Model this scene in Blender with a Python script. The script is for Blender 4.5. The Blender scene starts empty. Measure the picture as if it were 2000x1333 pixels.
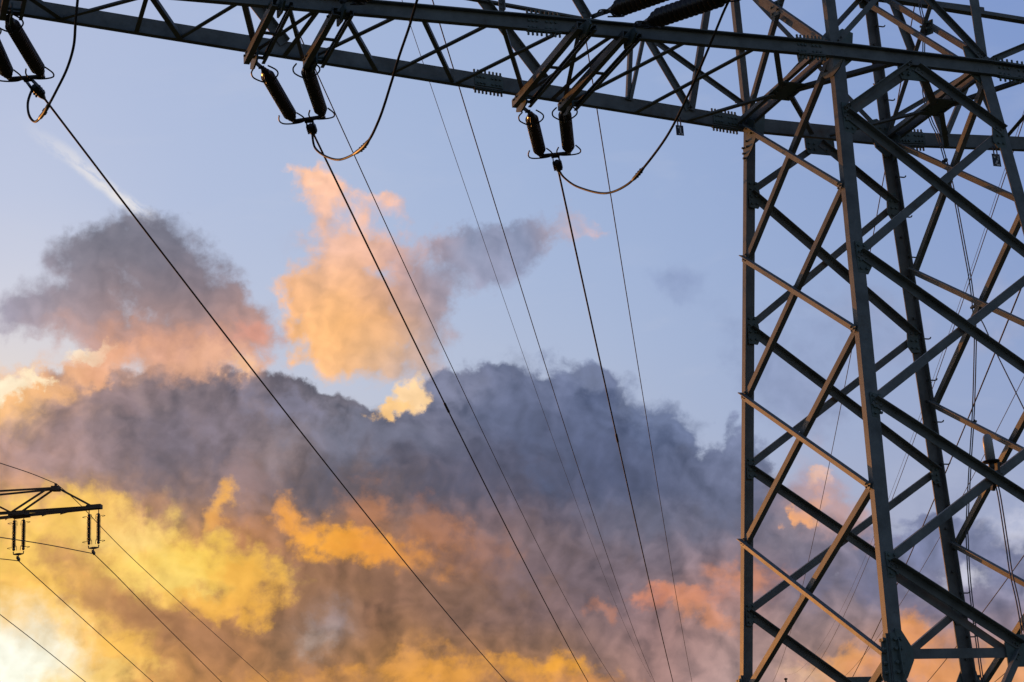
import bpy, math, random
import numpy as np
from mathutils import Vector, Matrix
R = math.radians
random.seed(7)
S = bpy.context.scene
COL = S.collection

# ---------------------------------------------------------------- camera
cam = bpy.data.cameras.new('camera')
cam.lens = 63.7
cam.sensor_width = 36.0
cam.clip_start = 0.1
cam.clip_end = 20000
cam_o = bpy.data.objects.new('camera', cam)
COL.objects.link(cam_o)
YAW, PITCH, ROLL = 0.36831, 0.29930, -0.06249
_f = Vector((math.sin(YAW) * math.cos(PITCH), math.cos(YAW) * math.cos(PITCH), math.sin(PITCH)))
_r0 = Vector((math.cos(YAW), -math.sin(YAW), 0))
_u0 = _r0.cross(_f)
_r = _r0 * math.cos(ROLL) + _u0 * math.sin(ROLL)
_u = -_r0 * math.sin(ROLL) + _u0 * math.cos(ROLL)
cam_o.matrix_world = Matrix(((_r.x, _u.x, -_f.x, -10.8022), (_r.y, _u.y, -_f.y, -16.3384), (_r.z, _u.z, -_f.z, -8.5669), (0, 0, 0, 1)))
S.camera = cam_o
S.view_settings.view_transform = 'Standard'
S.view_settings.look = 'None'
S.view_settings.exposure = 0.0
S.view_settings.gamma = 1.0
S.cycles.sample_clamp_direct = 4.0

# ---------------------------------------------------------------- sun
SUN_AZ, SUN_EL = -14.0, 6.5          # degrees from +y towards +x, degrees above the horizon
sun = bpy.data.lights.new('sun', 'SUN')
sun.energy = 2.0
sun.angle = R(0.6)
sun.color = (1.0, 0.37, 0.065)
sun_o = bpy.data.objects.new('sun', sun)
COL.objects.link(sun_o)
_d = Vector((math.sin(R(SUN_AZ)) * math.cos(R(SUN_EL)), math.cos(R(SUN_AZ)) * math.cos(R(SUN_EL)), math.sin(R(SUN_EL))))
sun_o.rotation_euler = _d.to_track_quat('Z', 'Y').to_euler()
sun_o.location = _d * 60

# the evening's clouds, as patches on the sky: elevation range and row count of the table made from them,
# then colour patches (azimuth, elevation, radius in degrees, sRGB) and cover patches (azimuth, elevation, half-axes, turn, weight)
SKY_X0, SKY_X1, SKY_N = 2.6, 38.4, 32
SKY_CLEAR = (5, 28, 9,
[
    (4.14, 26.82, 6.67, 176, 188, 220), (11.46, 25.69, 6.98, 168, 184, 219), (19.06, 26.0, 7.14, 156, 177, 214), (27.52, 25.63, 7.02, 138, 161, 208),
    (36.4, 24.62, 6.57, 124, 149, 202), (4.28, 21.29, 5.07, 200, 208, 229), (11.4, 22.06, 6.51, 184, 197, 225), (21.36, 22.51, 6.67, 164, 184, 220),
    (28.6, 20.4, 6.45, 144, 167, 209), (36.07, 19.36, 6.07, 130, 155, 204), (4.94, 19.13, 3.05, 222, 222, 232), (5.28, 17.26, 2.27, 228, 222, 228),
    (13.68, 15.94, 5.25, 204, 211, 228), (24.21, 16.96, 6.11, 180, 196, 225), (29.06, 15.84, 5.17, 154, 173, 208), (34.22, 14.9, 5.71, 148, 166, 204),
    (4.42, 15.38, 2.98, 255, 225, 190), (8.97, 12.54, 4.87, 235, 205, 180), (21.42, 11.67, 7.86, 185, 192, 212), (32.17, 10.72, 6.26, 160, 170, 202),
    (4.6, 7.69, 5.43, 255, 250, 220), (18.01, 6.64, 6.12, 240, 190, 130), (30.09, 5.77, 5.89, 215, 190, 180),
],
[
])
SKY_R = (8, 25, 12,
[
    (28.07, 15.46, 1.89, 132, 146, 182), (31.32, 16.38, 2.17, 146, 158, 192), (34.73, 16.41, 2.11, 168, 174, 202), (25.82, 18.67, 1.45, 138, 154, 192),
    (22.73, 16.59, 1.45, 160, 172, 205), (29.03, 11.2, 1.38, 165, 150, 165), (33.64, 10.56, 1.77, 150, 158, 188), (29.04, 14.24, 1.55, 140, 152, 186),
    (13.66, 20.92, 0.98, 176, 182, 206),
],
[
    (28.92, 14.57, 1.72, 1.09, -27, 0.9), (31.34, 16.54, 2.17, 1.24, -17, 0.6), (34.73, 16.41, 1.81, 0.91, 2, 0.5), (25.82, 18.67, 0.81, 0.4, -5, 0.55),
    (22.74, 16.75, 0.81, 0.35, 16, 0.5), (33.62, 10.4, 2.06, 0.88, -6, 0.7), (29.01, 11.04, 1.37, 0.92, -6, 0.8), (28.12, 15.94, 1.42, 0.95, -36, 0.6),
    (13.66, 20.92, 0.65, 0.65, -1, 0.6),
])
SKY_A = (13, 23, 14,
[
    (7.4, 20.6, 1.73, 122, 121, 134), (9.46, 20.95, 1.76, 122, 123, 140), (8.5, 19.51, 1.89, 102, 101, 113), (9.77, 19.2, 1.74, 116, 112, 128),
    (6.32, 19.17, 1.39, 146, 140, 154), (4.81, 18.19, 1.67, 150, 148, 168), (10.55, 18.56, 1.43, 134, 122, 132), (12.14, 17.9, 0.96, 205, 155, 138),
    (7.88, 17.92, 1.4, 172, 136, 134), (9.44, 17.77, 1.26, 204, 152, 132), (8.97, 16.98, 1.71, 232, 170, 138), (10.86, 17.12, 1.42, 214, 160, 142),
    (6.96, 17.6, 1.23, 196, 165, 165), (6.2, 17.12, 1.37, 222, 190, 185),
],
[
    (8.19, 20.3, 1.66, 0.96, 6, 1), (7.41, 19.5, 1.78, 1.09, -9, 1), (9.61, 19.52, 2.09, 1.25, -28, 1), (6.79, 18.54, 2.04, 0.74, -4, 0.9),
    (10.87, 18.24, 1.81, 0.83, -19, 1), (4.81, 18.11, 1.73, 0.44, 1, 0.9), (8.51, 17.61, 2.6, 0.81, -8, 0.95), (10.22, 16.97, 2.07, 0.69, -6, 0.8),
    (11.66, 17.91, 1.26, 0.7, -16, 0.8), (6.0, 20.41, 0.54, 0.4, 2, 0.5), (9.62, 21.11, 0.7, 0.35, 0, 0.6),
])
SKY_B = (14, 25, 15,
[
    (13.7, 22.52, 0.99, 255, 200, 165), (15.16, 21.69, 0.99, 252, 196, 165), (14.31, 20.74, 0.82, 228, 188, 178), (16.43, 20.52, 0.82, 240, 188, 168),
    (17.58, 20.47, 0.66, 222, 172, 160), (14.6, 19.77, 0.98, 240, 186, 156), (13.44, 18.68, 0.97, 255, 190, 142), (14.39, 18.33, 1.29, 255, 192, 122),
    (15.16, 17.18, 1.29, 255, 187, 114), (14.66, 16.55, 0.96, 255, 195, 142), (15.99, 17.79, 0.97, 248, 180, 112), (16.36, 18.91, 0.98, 205, 158, 145),
    (17.51, 19.02, 0.98, 165, 150, 162), (17.95, 18.03, 0.98, 178, 156, 160), (18.7, 19.93, 1.31, 140, 143, 166), (20.37, 20.16, 1.48, 136, 145, 174),
    (21.56, 20.73, 0.83, 152, 155, 180), (22.54, 20.57, 0.82, 232, 186, 176), (19.78, 18.74, 1.31, 170, 172, 198), (16.91, 16.62, 0.97, 185, 165, 165),
    (15.93, 16.34, 0.96, 205, 180, 170),
],
[
    (13.87, 22.44, 0.83, 0.39, -26, 1), (14.67, 21.7, 1.04, 0.49, -26, 1), (16.15, 21.57, 0.71, 0.33, -17, 0.7), (14.47, 20.66, 0.7, 0.7, -2, 0.6),
    (15.43, 20.07, 1.11, 0.98, -2, 0.85), (16.92, 20.37, 0.84, 0.59, 7, 0.95), (14.72, 18.48, 1.45, 1.58, -12, 1.2), (15.66, 17.48, 1.45, 1.03, 18, 1),
    (13.75, 18.51, 0.69, 1.24, -11, 0.9), (17.16, 18.55, 1.25, 1.25, -3, 0.95), (18.7, 19.93, 1.54, 0.67, 7, 0.95), (20.53, 20.15, 1.69, 0.61, 11, 0.95),
    (19.65, 19.23, 1.26, 0.56, 16, 0.7), (22.22, 20.68, 0.84, 0.41, -24, 0.85), (22.85, 20.31, 0.56, 0.2, -14, 0.6), (14.35, 16.8, 1.03, 0.54, -22, 0.8),
    (17.25, 16.93, 0.97, 0.97, -3, 0.6), (16.25, 16.33, 1.09, 0.55, -2, 0.5),
])
SKY_K = (4.5, 19.5, 24,
[
    (4.87, 15.54, 0.9, 250, 205, 150), (6.21, 16.02, 0.91, 215, 165, 140), (7.43, 16.34, 0.77, 225, 175, 150), (5.33, 14.61, 1.34, 160, 130, 124),
    (7.44, 15.4, 1.38, 142, 123, 123), (9.44, 15.54, 1.4, 130, 117, 123), (7.45, 13.98, 1.67, 142, 121, 121), (5.35, 13.52, 1.34, 186, 140, 128),
    (9.43, 13.8, 1.54, 126, 111, 115), (10.83, 15.04, 1.4, 126, 113, 121), (12.72, 15.32, 1.1, 111, 106, 118), (14.61, 14.94, 0.95, 111, 110, 124),
    (11.75, 13.75, 1.09, 146, 127, 127), (13.0, 13.71, 1.25, 121, 106, 108), (10.81, 12.82, 0.93, 117, 98, 98), (12.35, 12.45, 0.93, 160, 122, 108),
    (14.24, 13.19, 1.41, 101, 94, 102), (16.12, 13.11, 1.42, 98, 99, 116), (17.61, 14.48, 1.12, 112, 114, 136), (18.79, 15.55, 0.8, 126, 132, 158),
    (19.69, 14.53, 1.44, 92, 100, 128), (20.72, 15.6, 0.8, 116, 126, 156), (22.17, 15.66, 0.8, 106, 117, 150), (22.39, 14.19, 1.43, 84, 96, 128),
    (18.33, 12.99, 1.42, 90, 92, 112), (20.86, 12.84, 1.58, 88, 90, 112), (23.07, 12.68, 1.42, 88, 96, 124), (24.58, 13.69, 1.26, 92, 106, 140),
    (25.06, 12.04, 1.41, 96, 104, 132), (26.71, 12.86, 1.25, 104, 114, 144), (27.75, 13.89, 0.94, 140, 152, 186), (26.85, 11.08, 1.39, 106, 110, 134),
    (4.79, 12.28, 1.17, 236, 175, 105), (6.41, 12.26, 1.19, 230, 170, 105), (8.36, 12.08, 1.36, 196, 140, 105), (6.44, 10.4, 1.33, 226, 165, 90),
    (9.42, 10.96, 1.36, 228, 165, 85), (10.93, 10.44, 1.37, 214, 150, 85), (8.96, 9.87, 1.2, 196, 138, 82), (5.86, 9.33, 1.17, 240, 185, 95),
    (10.19, 12.2, 0.92, 166, 124, 104), (12.94, 11.32, 1.24, 160, 115, 88), (14.81, 11.4, 1.25, 170, 118, 80), (16.35, 11.01, 1.25, 172, 120, 84),
    (18.24, 11.23, 1.41, 140, 106, 100), (15.46, 12.33, 0.94, 145, 106, 90), (17.18, 11.93, 1.1, 122, 100, 104), (20.57, 10.77, 1.72, 116, 100, 108),
    (22.89, 10.29, 1.71, 112, 104, 116), (25.21, 10.11, 1.55, 126, 114, 126), (26.52, 9.2, 0.92, 186, 130, 115), (4.74, 7.68, 1.14, 255, 255, 240),
    (5.89, 7.42, 0.87, 255, 246, 190), (7.49, 7.75, 1.03, 250, 200, 115), (8.96, 7.39, 0.89, 226, 165, 88), (8.66, 8.79, 1.19, 178, 126, 84),
    (10.46, 8.27, 1.35, 160, 114, 82), (12.28, 8.98, 1.52, 145, 106, 80), (14.13, 9.68, 1.54, 139, 102, 80), (16.29, 9.42, 1.7, 132, 98, 84),
    (18.91, 9.11, 1.71, 124, 97, 90), (21.22, 8.81, 1.55, 124, 101, 104), (23.22, 8.51, 1.39, 130, 108, 116), (24.6, 8.41, 0.92, 165, 125, 118),
    (25.61, 7.7, 1.22, 170, 132, 126), (14.1, 8.58, 0.55, 150, 142, 150), (13.33, 8.15, 0.46, 150, 135, 135), (13.45, 7.2, 1.21, 166, 118, 78),
    (16.19, 7.06, 1.22, 180, 128, 72), (18.49, 6.93, 1.07, 168, 118, 76), (20.63, 6.79, 1.07, 176, 124, 76), (22.32, 6.84, 1.22, 146, 112, 96),
    (11.19, 7.15, 1.2, 186, 132, 80), (24.14, 6.55, 1.37, 160, 126, 122), (25.95, 6.42, 1.06, 178, 152, 150), (28.38, 10.94, 0.92, 170, 145, 145),
    (27.97, 9.87, 1.07, 110, 112, 134), (29.33, 9.75, 1.21, 118, 114, 134), (28.29, 8.58, 1.51, 132, 115, 122), (30.05, 8.11, 1.49, 124, 117, 134),
    (29.27, 6.46, 1.19, 196, 148, 125), (28.08, 6.56, 1.2, 172, 140, 132), (31.08, 6.61, 1.17, 195, 140, 112), (31.94, 8.86, 1.48, 116, 121, 150),
    (33.56, 9.94, 1.32, 124, 133, 168), (33.24, 8.57, 0.58, 180, 182, 200), (34.74, 9.96, 0.87, 182, 186, 210), (34.19, 8.01, 1.3, 122, 124, 152),
    (32.73, 6.92, 1.16, 160, 138, 146), (33.46, 5.78, 1.29, 196, 138, 105), (30.95, 10.69, 1.2, 134, 143, 175),
],
[
    (5.03, 14.61, 2.53, 1.34, 11, 1.1), (7.44, 15.55, 2.14, 1.15, -5, 1.1), (9.28, 15.86, 1.86, 1.09, 5, 1.1), (10.99, 15.36, 2.35, 1.25, -11, 1.1),
    (13.03, 15.15, 2.06, 1.26, -12, 1.1), (14.91, 14.45, 1.43, 1.11, -28, 1.1), (16.47, 13.89, 1.74, 1.11, -3, 1.1), (18.28, 15.1, 1.12, 1.2, -13, 1.0),
    (19.37, 14.55, 1.76, 1.76, 7, 1.1), (22.09, 14.53, 1.75, 1.52, -9, 1.15), (20.91, 13.64, 2.54, 1.75, -4, 1.2), (23.76, 13.43, 2.06, 1.35, -25, 1.1),
    (25.08, 12.2, 2.03, 1.25, -15, 1.0), (26.77, 11.89, 1.86, 1.24, -26, 1.0), (26.38, 14.34, 0.71, 0.41, -36, 0.6), (27.33, 12.8, 1.1, 0.78, -46, 0.6),
    (28.45, 10.14, 2.28, 1.22, -16, 1.0), (30.83, 9.6, 2.24, 1.05, -6, 0.8), (32.81, 9.87, 2.37, 0.74, -1, 0.7), (34.33, 9.08, 1.74, 0.87, -6, 0.7),
    (8.21, 12.87, 4.55, 2.12, -1, 1.3), (15.15, 12.35, 5.02, 2.19, -3, 1.3), (20.65, 12.05, 5.04, 1.89, -4, 1.3), (6.73, 10.39, 4.73, 2.51, -1, 1.3),
    (12.0, 10.25, 4.59, 2.6, -2, 1.3), (18.18, 9.95, 4.98, 2.65, -3, 1.3), (23.61, 9.59, 4.65, 2.32, -4, 1.3), (28.75, 7.13, 4.49, 1.94, -5, 1.2),
    (33.11, 6.43, 3.61, 1.73, -5, 1.1), (7.49, 7.75, 5.14, 2.2, -2, 1.2), (14.98, 7.44, 5.35, 2.29, -3, 1.3), (21.87, 7.03, 5.37, 2.3, -4, 1.3),
])
SKY_PATCHES = [
    (9.43, 14.11, 2.62, 1.23, -9, 114, 107, 120, 0.7, 0.75, 0.8),
    (6.09, 13.98, 1.50, 0.54, 8, 186, 154, 152, 0.6, 0.6, 0.9),
    (12.69, 13.88, 1.57, 0.63, 37, 156, 138, 140, 0.5, 0.65, 0.9),
    (14.28, 14.47, 1.27, 0.70, -22, 124, 126, 146, 0.55, 0.6, 0.9),
    (16.33, 14.38, 1.75, 0.54, -8, 122, 125, 146, 0.5, 0.6, 0.9),
    (15.16, 12.67, 2.36, 0.69, -8, 90, 90, 104, 0.6, 0.7, 0.8),
    (18.56, 15.81, 0.96, 0.45, 7, 138, 142, 168, 0.45, 0.6, 0.9),
    (19.88, 15.00, 0.96, 0.96, -4, 100, 109, 138, 0.6, 0.6, 0.9),
    (22.35, 15.84, 1.12, 0.35, -14, 124, 134, 164, 0.4, 0.65, 0.9),
    (19.92, 13.06, 2.69, 0.79, -4, 82, 86, 108, 0.6, 0.7, 0.8),
    (21.89, 13.90, 1.43, 0.80, 16, 96, 106, 136, 0.5, 0.6, 0.9),
    (24.48, 14.43, 1.11, 0.48, -30, 116, 128, 160, 0.45, 0.65, 0.9),
    (23.07, 12.68, 1.73, 0.79, -15, 82, 91, 120, 0.6, 0.7, 0.8),
    (24.52, 11.20, 2.03, 0.53, -9, 106, 109, 130, 0.55, 0.55, 0.9),
    (20.58, 10.85, 1.72, 0.53, -12, 130, 110, 112, 0.6, 0.5, 0.9),
    (21.28, 9.60, 2.02, 0.59, -9, 114, 99, 106, 0.6, 0.6, 0.9),
    (17.38, 9.60, 2.33, 0.72, -11, 144, 108, 86, 0.7, 0.6, 0.9),
    (12.91, 9.74, 1.85, 0.71, -13, 158, 116, 84, 0.7, 0.6, 0.9),
    (11.58, 12.80, 0.63, 0.94, -32, 164, 130, 124, 0.5, 0.5, 0.9),
    (10.83, 14.88, 0.94, 0.47, 30, 142, 130, 142, 0.45, 0.6, 0.9),
    (8.05, 15.87, 1.08, 0.46, 10, 154, 132, 136, 0.45, 0.6, 0.9),
    (13.04, 15.47, 1.11, 0.41, -17, 136, 134, 156, 0.45, 0.6, 0.9),
    (26.77, 11.89, 1.24, 0.78, -26, 100, 108, 136, 0.6, 0.6, 0.9),
    (28.34, 9.05, 1.36, 0.61, -5, 118, 110, 128, 0.6, 0.6, 0.9),
    (30.46, 9.01, 1.80, 0.60, -0, 108, 110, 136, 0.6, 0.7, 0.9),
    (32.68, 7.70, 1.60, 0.58, -11, 116, 114, 142, 0.6, 0.7, 0.9),
    (34.35, 9.23, 0.87, 0.58, -6, 112, 118, 150, 0.5, 0.7, 0.9),
    (31.90, 9.80, 1.19, 0.51, 4, 124, 132, 166, 0.5, 0.6, 0.9),
    (4.64, 15.69, 1.20, 0.54, 32, 250, 192, 132, 0.4, 0.9, 0.6),
    (5.45, 16.17, 1.06, 0.45, -10, 250, 190, 132, 0.4, 0.85, 0.7),
    (6.97, 16.62, 0.92, 0.43, 21, 248, 186, 138, 0.35, 0.8, 0.7),
    (7.81, 16.98, 0.85, 0.37, 26, 244, 180, 142, 0.4, 0.7, 0.7),
    (4.71, 16.10, 0.90, 0.33, 22, 255, 238, 205, 0.25, 0.9, 0.7),
    (5.53, 16.38, 0.64, 0.23, -10, 255, 234, 196, 0.22, 0.85, 0.7),
    (6.89, 17.06, 0.62, 0.22, 16, 255, 236, 205, 0.25, 0.85, 0.7),
    (9.44, 17.48, 2.04, 0.47, -4, 226, 164, 132, 0.7, 0.6, 0.8),
    (8.97, 16.90, 1.87, 0.37, -0, 236, 176, 142, 0.7, 0.6, 0.8),
    (12.13, 17.77, 0.57, 0.32, -11, 226, 156, 136, 0.5, 0.6, 0.9),
    (11.01, 16.88, 0.95, 0.38, -11, 240, 184, 150, 0.6, 0.6, 0.9),
    (11.40, 16.63, 0.41, 0.19, -1, 250, 196, 150, 0.35, 0.7, 0.9),
    (16.94, 15.52, 0.42, 0.58, -23, 255, 214, 160, 0.22, 0.95, 0.5),
    (16.33, 15.11, 0.54, 0.26, 8, 255, 206, 140, 0.22, 0.95, 0.5),
    (11.11, 12.41, 0.34, 0.53, -27, 246, 180, 92, 0.35, 0.9, 0.8),
    (10.87, 11.86, 0.34, 0.25, 19, 240, 172, 85, 0.4, 0.8, 0.8),
    (11.55, 11.21, 0.93, 0.77, -22, 205, 140, 92, 0.6, 0.5, 0.8),
    (13.57, 11.53, 0.72, 0.41, -18, 246, 168, 72, 0.45, 0.85, 0.9),
    (14.56, 11.06, 1.31, 0.44, -11, 252, 174, 63, 0.45, 0.95, 0.9),
    (12.96, 12.04, 0.41, 0.47, -22, 244, 166, 78, 0.4, 0.8, 0.9),
    (15.80, 10.75, 1.41, 0.34, -13, 238, 156, 65, 0.55, 0.85, 0.8),
    (15.45, 12.01, 0.53, 0.63, 8, 228, 150, 92, 0.5, 0.45, 0.9),
    (17.31, 11.36, 0.94, 0.54, -23, 218, 142, 88, 0.5, 0.36, 1.0),
    (17.89, 10.45, 1.41, 0.47, -13, 190, 128, 86, 0.6, 0.25, 0.8),
    (18.85, 10.87, 0.78, 0.41, -14, 205, 138, 100, 0.5, 0.2, 1.0),
    (8.21, 11.06, 2.27, 0.91, -14, 255, 207, 103, 0.55, 0.95, 0.7),
    (7.31, 11.94, 1.37, 0.61, -22, 255, 199, 105, 0.55, 0.9, 0.7),
    (5.39, 11.34, 1.62, 1.03, -1, 255, 208, 101, 0.55, 0.9, 0.8),
    (10.48, 10.46, 1.68, 0.70, -12, 255, 210, 92, 0.5, 0.95, 0.7),
    (9.42, 10.17, 1.22, 0.61, -17, 255, 219, 118, 0.6, 0.8, 0.7),
    (11.68, 9.78, 0.93, 0.78, -33, 246, 182, 80, 0.45, 0.85, 0.9),
    (10.77, 9.27, 1.52, 0.37, -16, 244, 180, 78, 0.4, 0.8, 0.9),
    (8.06, 11.54, 1.05, 0.45, -1, 255, 216, 132, 0.6, 0.8, 0.7),
    (6.44, 9.78, 1.35, 0.54, -22, 250, 198, 95, 0.5, 0.7, 0.9),
    (5.43, 9.34, 1.76, 0.59, -12, 255, 204, 104, 0.55, 0.9, 0.7),
    (7.05, 8.07, 1.31, 0.58, 9, 255, 206, 112, 0.55, 0.9, 0.8),
    (8.07, 8.04, 0.74, 0.89, -12, 250, 192, 90, 0.4, 0.8, 0.9),
    (4.88, 7.83, 1.29, 1.08, -2, 255, 255, 240, 0.7, 1.0, 0.4),
    (4.75, 7.15, 1.57, 0.86, -2, 255, 255, 236, 0.7, 1.0, 0.4),
    (7.35, 7.22, 1.17, 0.38, -2, 255, 212, 120, 0.5, 0.8, 0.8),
    (6.43, 10.94, 0.75, 0.48, -22, 188, 132, 92, 0.5, 0.75, 0.9),
    (7.92, 9.44, 1.37, 0.55, -30, 186, 132, 88, 0.5, 0.75, 0.8),
    (9.71, 8.53, 1.67, 0.55, -25, 166, 118, 84, 0.5, 0.75, 0.8),
    (17.10, 6.88, 1.68, 0.37, -3, 240, 166, 70, 0.5, 0.77, 1.0),
    (16.36, 7.37, 0.61, 0.34, 17, 226, 158, 82, 0.45, 0.8, 1.0),
    (20.78, 6.75, 1.07, 0.40, -4, 246, 170, 60, 0.5, 0.95, 0.9),
    (19.55, 6.71, 0.92, 0.31, -4, 226, 158, 76, 0.5, 0.56, 1.0),
    (16.84, 7.81, 0.46, 0.31, -3, 206, 146, 92, 0.5, 0.3, 1.0),
    (21.51, 6.27, 1.22, 0.31, -4, 220, 150, 86, 0.5, 0.7, 1.0),
    (12.84, 6.84, 1.81, 0.27, -3, 214, 150, 78, 0.5, 0.7, 1.0),
    (24.78, 8.79, 0.92, 0.31, -17, 226, 146, 108, 0.4, 0.64, 1.0),
    (25.49, 8.10, 0.76, 0.34, -30, 228, 152, 112, 0.4, 0.6, 1.0),
    (24.16, 8.76, 0.40, 0.34, -25, 220, 140, 112, 0.4, 0.49, 1.0),
    (25.85, 8.63, 0.62, 0.37, 16, 206, 138, 116, 0.5, 0.48, 1.0),
    (26.82, 9.18, 0.76, 0.37, -13, 226, 146, 104, 0.5, 0.64, 0.8),
    (22.44, 8.49, 0.56, 0.22, -35, 190, 128, 104, 0.4, 0.6, 1.0),
    (29.00, 10.97, 0.43, 0.25, 25, 255, 180, 111, 0.3, 0.95, 0.8),
    (28.46, 10.94, 0.24, 0.28, -5, 255, 177, 108, 0.3, 0.95, 0.7),
    (29.42, 11.96, 0.34, 0.19, 35, 240, 190, 160, 0.35, 0.8, 0.8),
    (29.75, 10.81, 0.91, 0.55, -26, 196, 156, 150, 0.5, 0.7, 0.9),
    (28.98, 11.44, 0.77, 0.92, -6, 196, 160, 160, 0.6, 0.35, 0.9),
    (29.41, 6.37, 0.75, 0.36, 5, 238, 170, 104, 0.45, 0.85, 0.9),
    (28.49, 6.14, 1.04, 0.33, -5, 224, 182, 150, 0.5, 0.7, 0.9),
    (31.27, 6.98, 0.59, 0.64, -26, 240, 158, 82, 0.4, 0.77, 0.9),
    (31.02, 6.16, 1.61, 0.53, -5, 226, 152, 100, 0.5, 0.85, 0.9),
    (33.02, 5.75, 1.58, 0.49, -5, 226, 154, 98, 0.5, 0.85, 0.9),
    (32.26, 6.66, 0.87, 0.44, -5, 214, 148, 110, 0.5, 0.6, 1.0),
    (34.34, 5.85, 1.00, 0.57, -5, 222, 158, 110, 0.5, 0.7, 0.9),
    (33.16, 8.58, 0.38, 0.32, -6, 206, 206, 220, 0.5, 0.8, 0.7),
    (34.81, 9.95, 0.58, 0.49, -7, 200, 202, 220, 0.5, 0.8, 0.8),
    (31.38, 10.41, 0.30, 0.24, -6, 178, 184, 206, 0.5, 0.7, 0.8),
    (14.18, 8.66, 0.40, 0.40, -3, 160, 164, 184, 0.6, 0.25, 0.9),
    (13.63, 8.13, 0.40, 0.37, -3, 190, 170, 160, 0.6, 0.5, 0.9),
]
TRAIL = (6.827, 22.757, -0.6195)

# ---------------------------------------------------------------- sky
world = bpy.data.worlds.new('World')
S.world = world
world.use_nodes = True
world.cycles.sampling_method = 'MANUAL'
world.cycles.sample_map_resolution = 512
NT = bpy.data.node_groups.new('evening_sky', 'ShaderNodeTree')
NT.interface.new_socket('Sky', in_out='OUTPUT', socket_type='NodeSocketShader')
SKY_STRENGTH = 0.1

def nd(kind, **kw):
    n = NT.nodes.new(kind)
    for k, v in kw.items():
        setattr(n, k, v)
    return n

def put(sock, v):
    if isinstance(v, bpy.types.NodeSocket):
        NT.links.new(v, sock)
    else:
        sock.default_value = v

def mth(op, a, b=0.0, c=0.0, clamp=False):
    n = nd('ShaderNodeMath', operation=op, use_clamp=clamp)
    put(n.inputs[0], a)
    put(n.inputs[1], b)
    put(n.inputs[2], c)
    return n.outputs[0]

def vec(op, a, b=(0, 0, 0), scale=1.0):
    n = nd('ShaderNodeVectorMath', operation=op)
    put(n.inputs[0], a)
    if op == 'SCALE':
        put(n.inputs['Scale'], scale)
    else:
        put(n.inputs[1], b)
    return n.outputs[0]

def ramp01(v, lo, hi, smooth=True):
    n = nd('ShaderNodeMapRange', interpolation_type='SMOOTHSTEP' if smooth else 'LINEAR')
    put(n.inputs['Value'], v)
    put(n.inputs['From Min'], lo)
    put(n.inputs['From Max'], hi)
    return n.outputs['Result']

def mixc(f, a, b, mode='MIX'):
    n = nd('ShaderNodeMix', data_type='RGBA', blend_type=mode)
    put(n.inputs[0], f)
    put(n.inputs[6], a)
    put(n.inputs[7], b)
    return n.outputs[2]

def mixf(f, a, b):
    n = nd('ShaderNodeMix', data_type='FLOAT')
    put(n.inputs[0], f)
    put(n.inputs[2], a)
    put(n.inputs[3], b)
    return n.outputs[0]

def noise(v, scale, detail=6.0, rough=0.55, dist=0.0, lac=2.0):
    n = nd('ShaderNodeTexNoise', noise_dimensions='3D')
    put(n.inputs['Vector'], v)
    n.inputs['Scale'].default_value = scale
    n.inputs['Detail'].default_value = detail
    n.inputs['Roughness'].default_value = rough
    n.inputs['Lacunarity'].default_value = lac
    n.inputs['Distortion'].default_value = dist
    return n

tc = nd('ShaderNodeTexCoord')
sp = nd('ShaderNodeSeparateXYZ')
put(sp.inputs[0], tc.outputs['Generated'])
AZ = mth('MULTIPLY', mth('ARCTAN2', sp.outputs[0], sp.outputs[1]), 57.29578 * 0.956)
EL = mth('MULTIPLY', mth('ARCSINE', sp.outputs[2]), 57.29578)

def xy(x, y, z=0.0):
    n = nd('ShaderNodeCombineXYZ')
    put(n.inputs[0], x)
    put(n.inputs[1], y)
    put(n.inputs[2], z)
    return n.outputs[0]

POS = xy(AZ, EL)

def warp(pos, scale, amp, detail, rough=0.55, dx=0.0):
    n = noise(vec('ADD', pos, (dx, 3.7, 1.3)), scale, detail, rough)
    return vec('ADD', pos, vec('SCALE', vec('SUBTRACT', n.outputs['Color'], (0.5, 0.5, 0.5)), scale=amp))

def srgb_lin(c):
    c = c / 255.0
    return np.where(c <= 0.04045, c / 12.92, ((c + 0.055) / 1.055) ** 2.4)

def patch_rows(tab):
    """a coarse grid of colour and cover made from the patches (cover 0.5 = the cloud's edge)"""
    e0, e1, n, cols, blobs = tab
    ys = np.linspace(e0, e1, n)
    x, y = np.meshgrid(np.linspace(SKY_X0, SKY_X1, SKY_N), ys)
    num, den = np.zeros(x.shape + (3,)), np.full(x.shape, 1e-12)
    for cx, cy, r, cr, cg, cb in cols:
        d2 = ((x - cx) ** 2 + (y - cy) ** 2) / (r * r)
        w = np.exp(-d2 * 0.9) + 1e-4 / (1 + d2) ** 3
        num += w[..., None] * np.array((cr, cg, cb), float)
        den += w
    rgb = srgb_lin(num / den[..., None])
    cov = np.full(x.shape, -1.5 if blobs else 1.0)
    for cx, cy, sx, sy, ang, w in blobs:
        t = math.radians(ang)
        u = ((x - cx) * math.cos(t) + (y - cy) * math.sin(t)) / sx
        v = (-(x - cx) * math.sin(t) + (y - cy) * math.cos(t)) / sy
        f = (1 - np.sqrt(u * u + v * v)) * w + (w - 1) * 0.3
        h = np.clip(0.5 + 0.5 * (f - cov) / 0.25, 0, 1)
        cov = cov * (1 - h) + f * h + 0.25 * h * (1 - h)
    return ys, rgb, np.clip((cov + 1) / 2, 0, 1)

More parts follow.
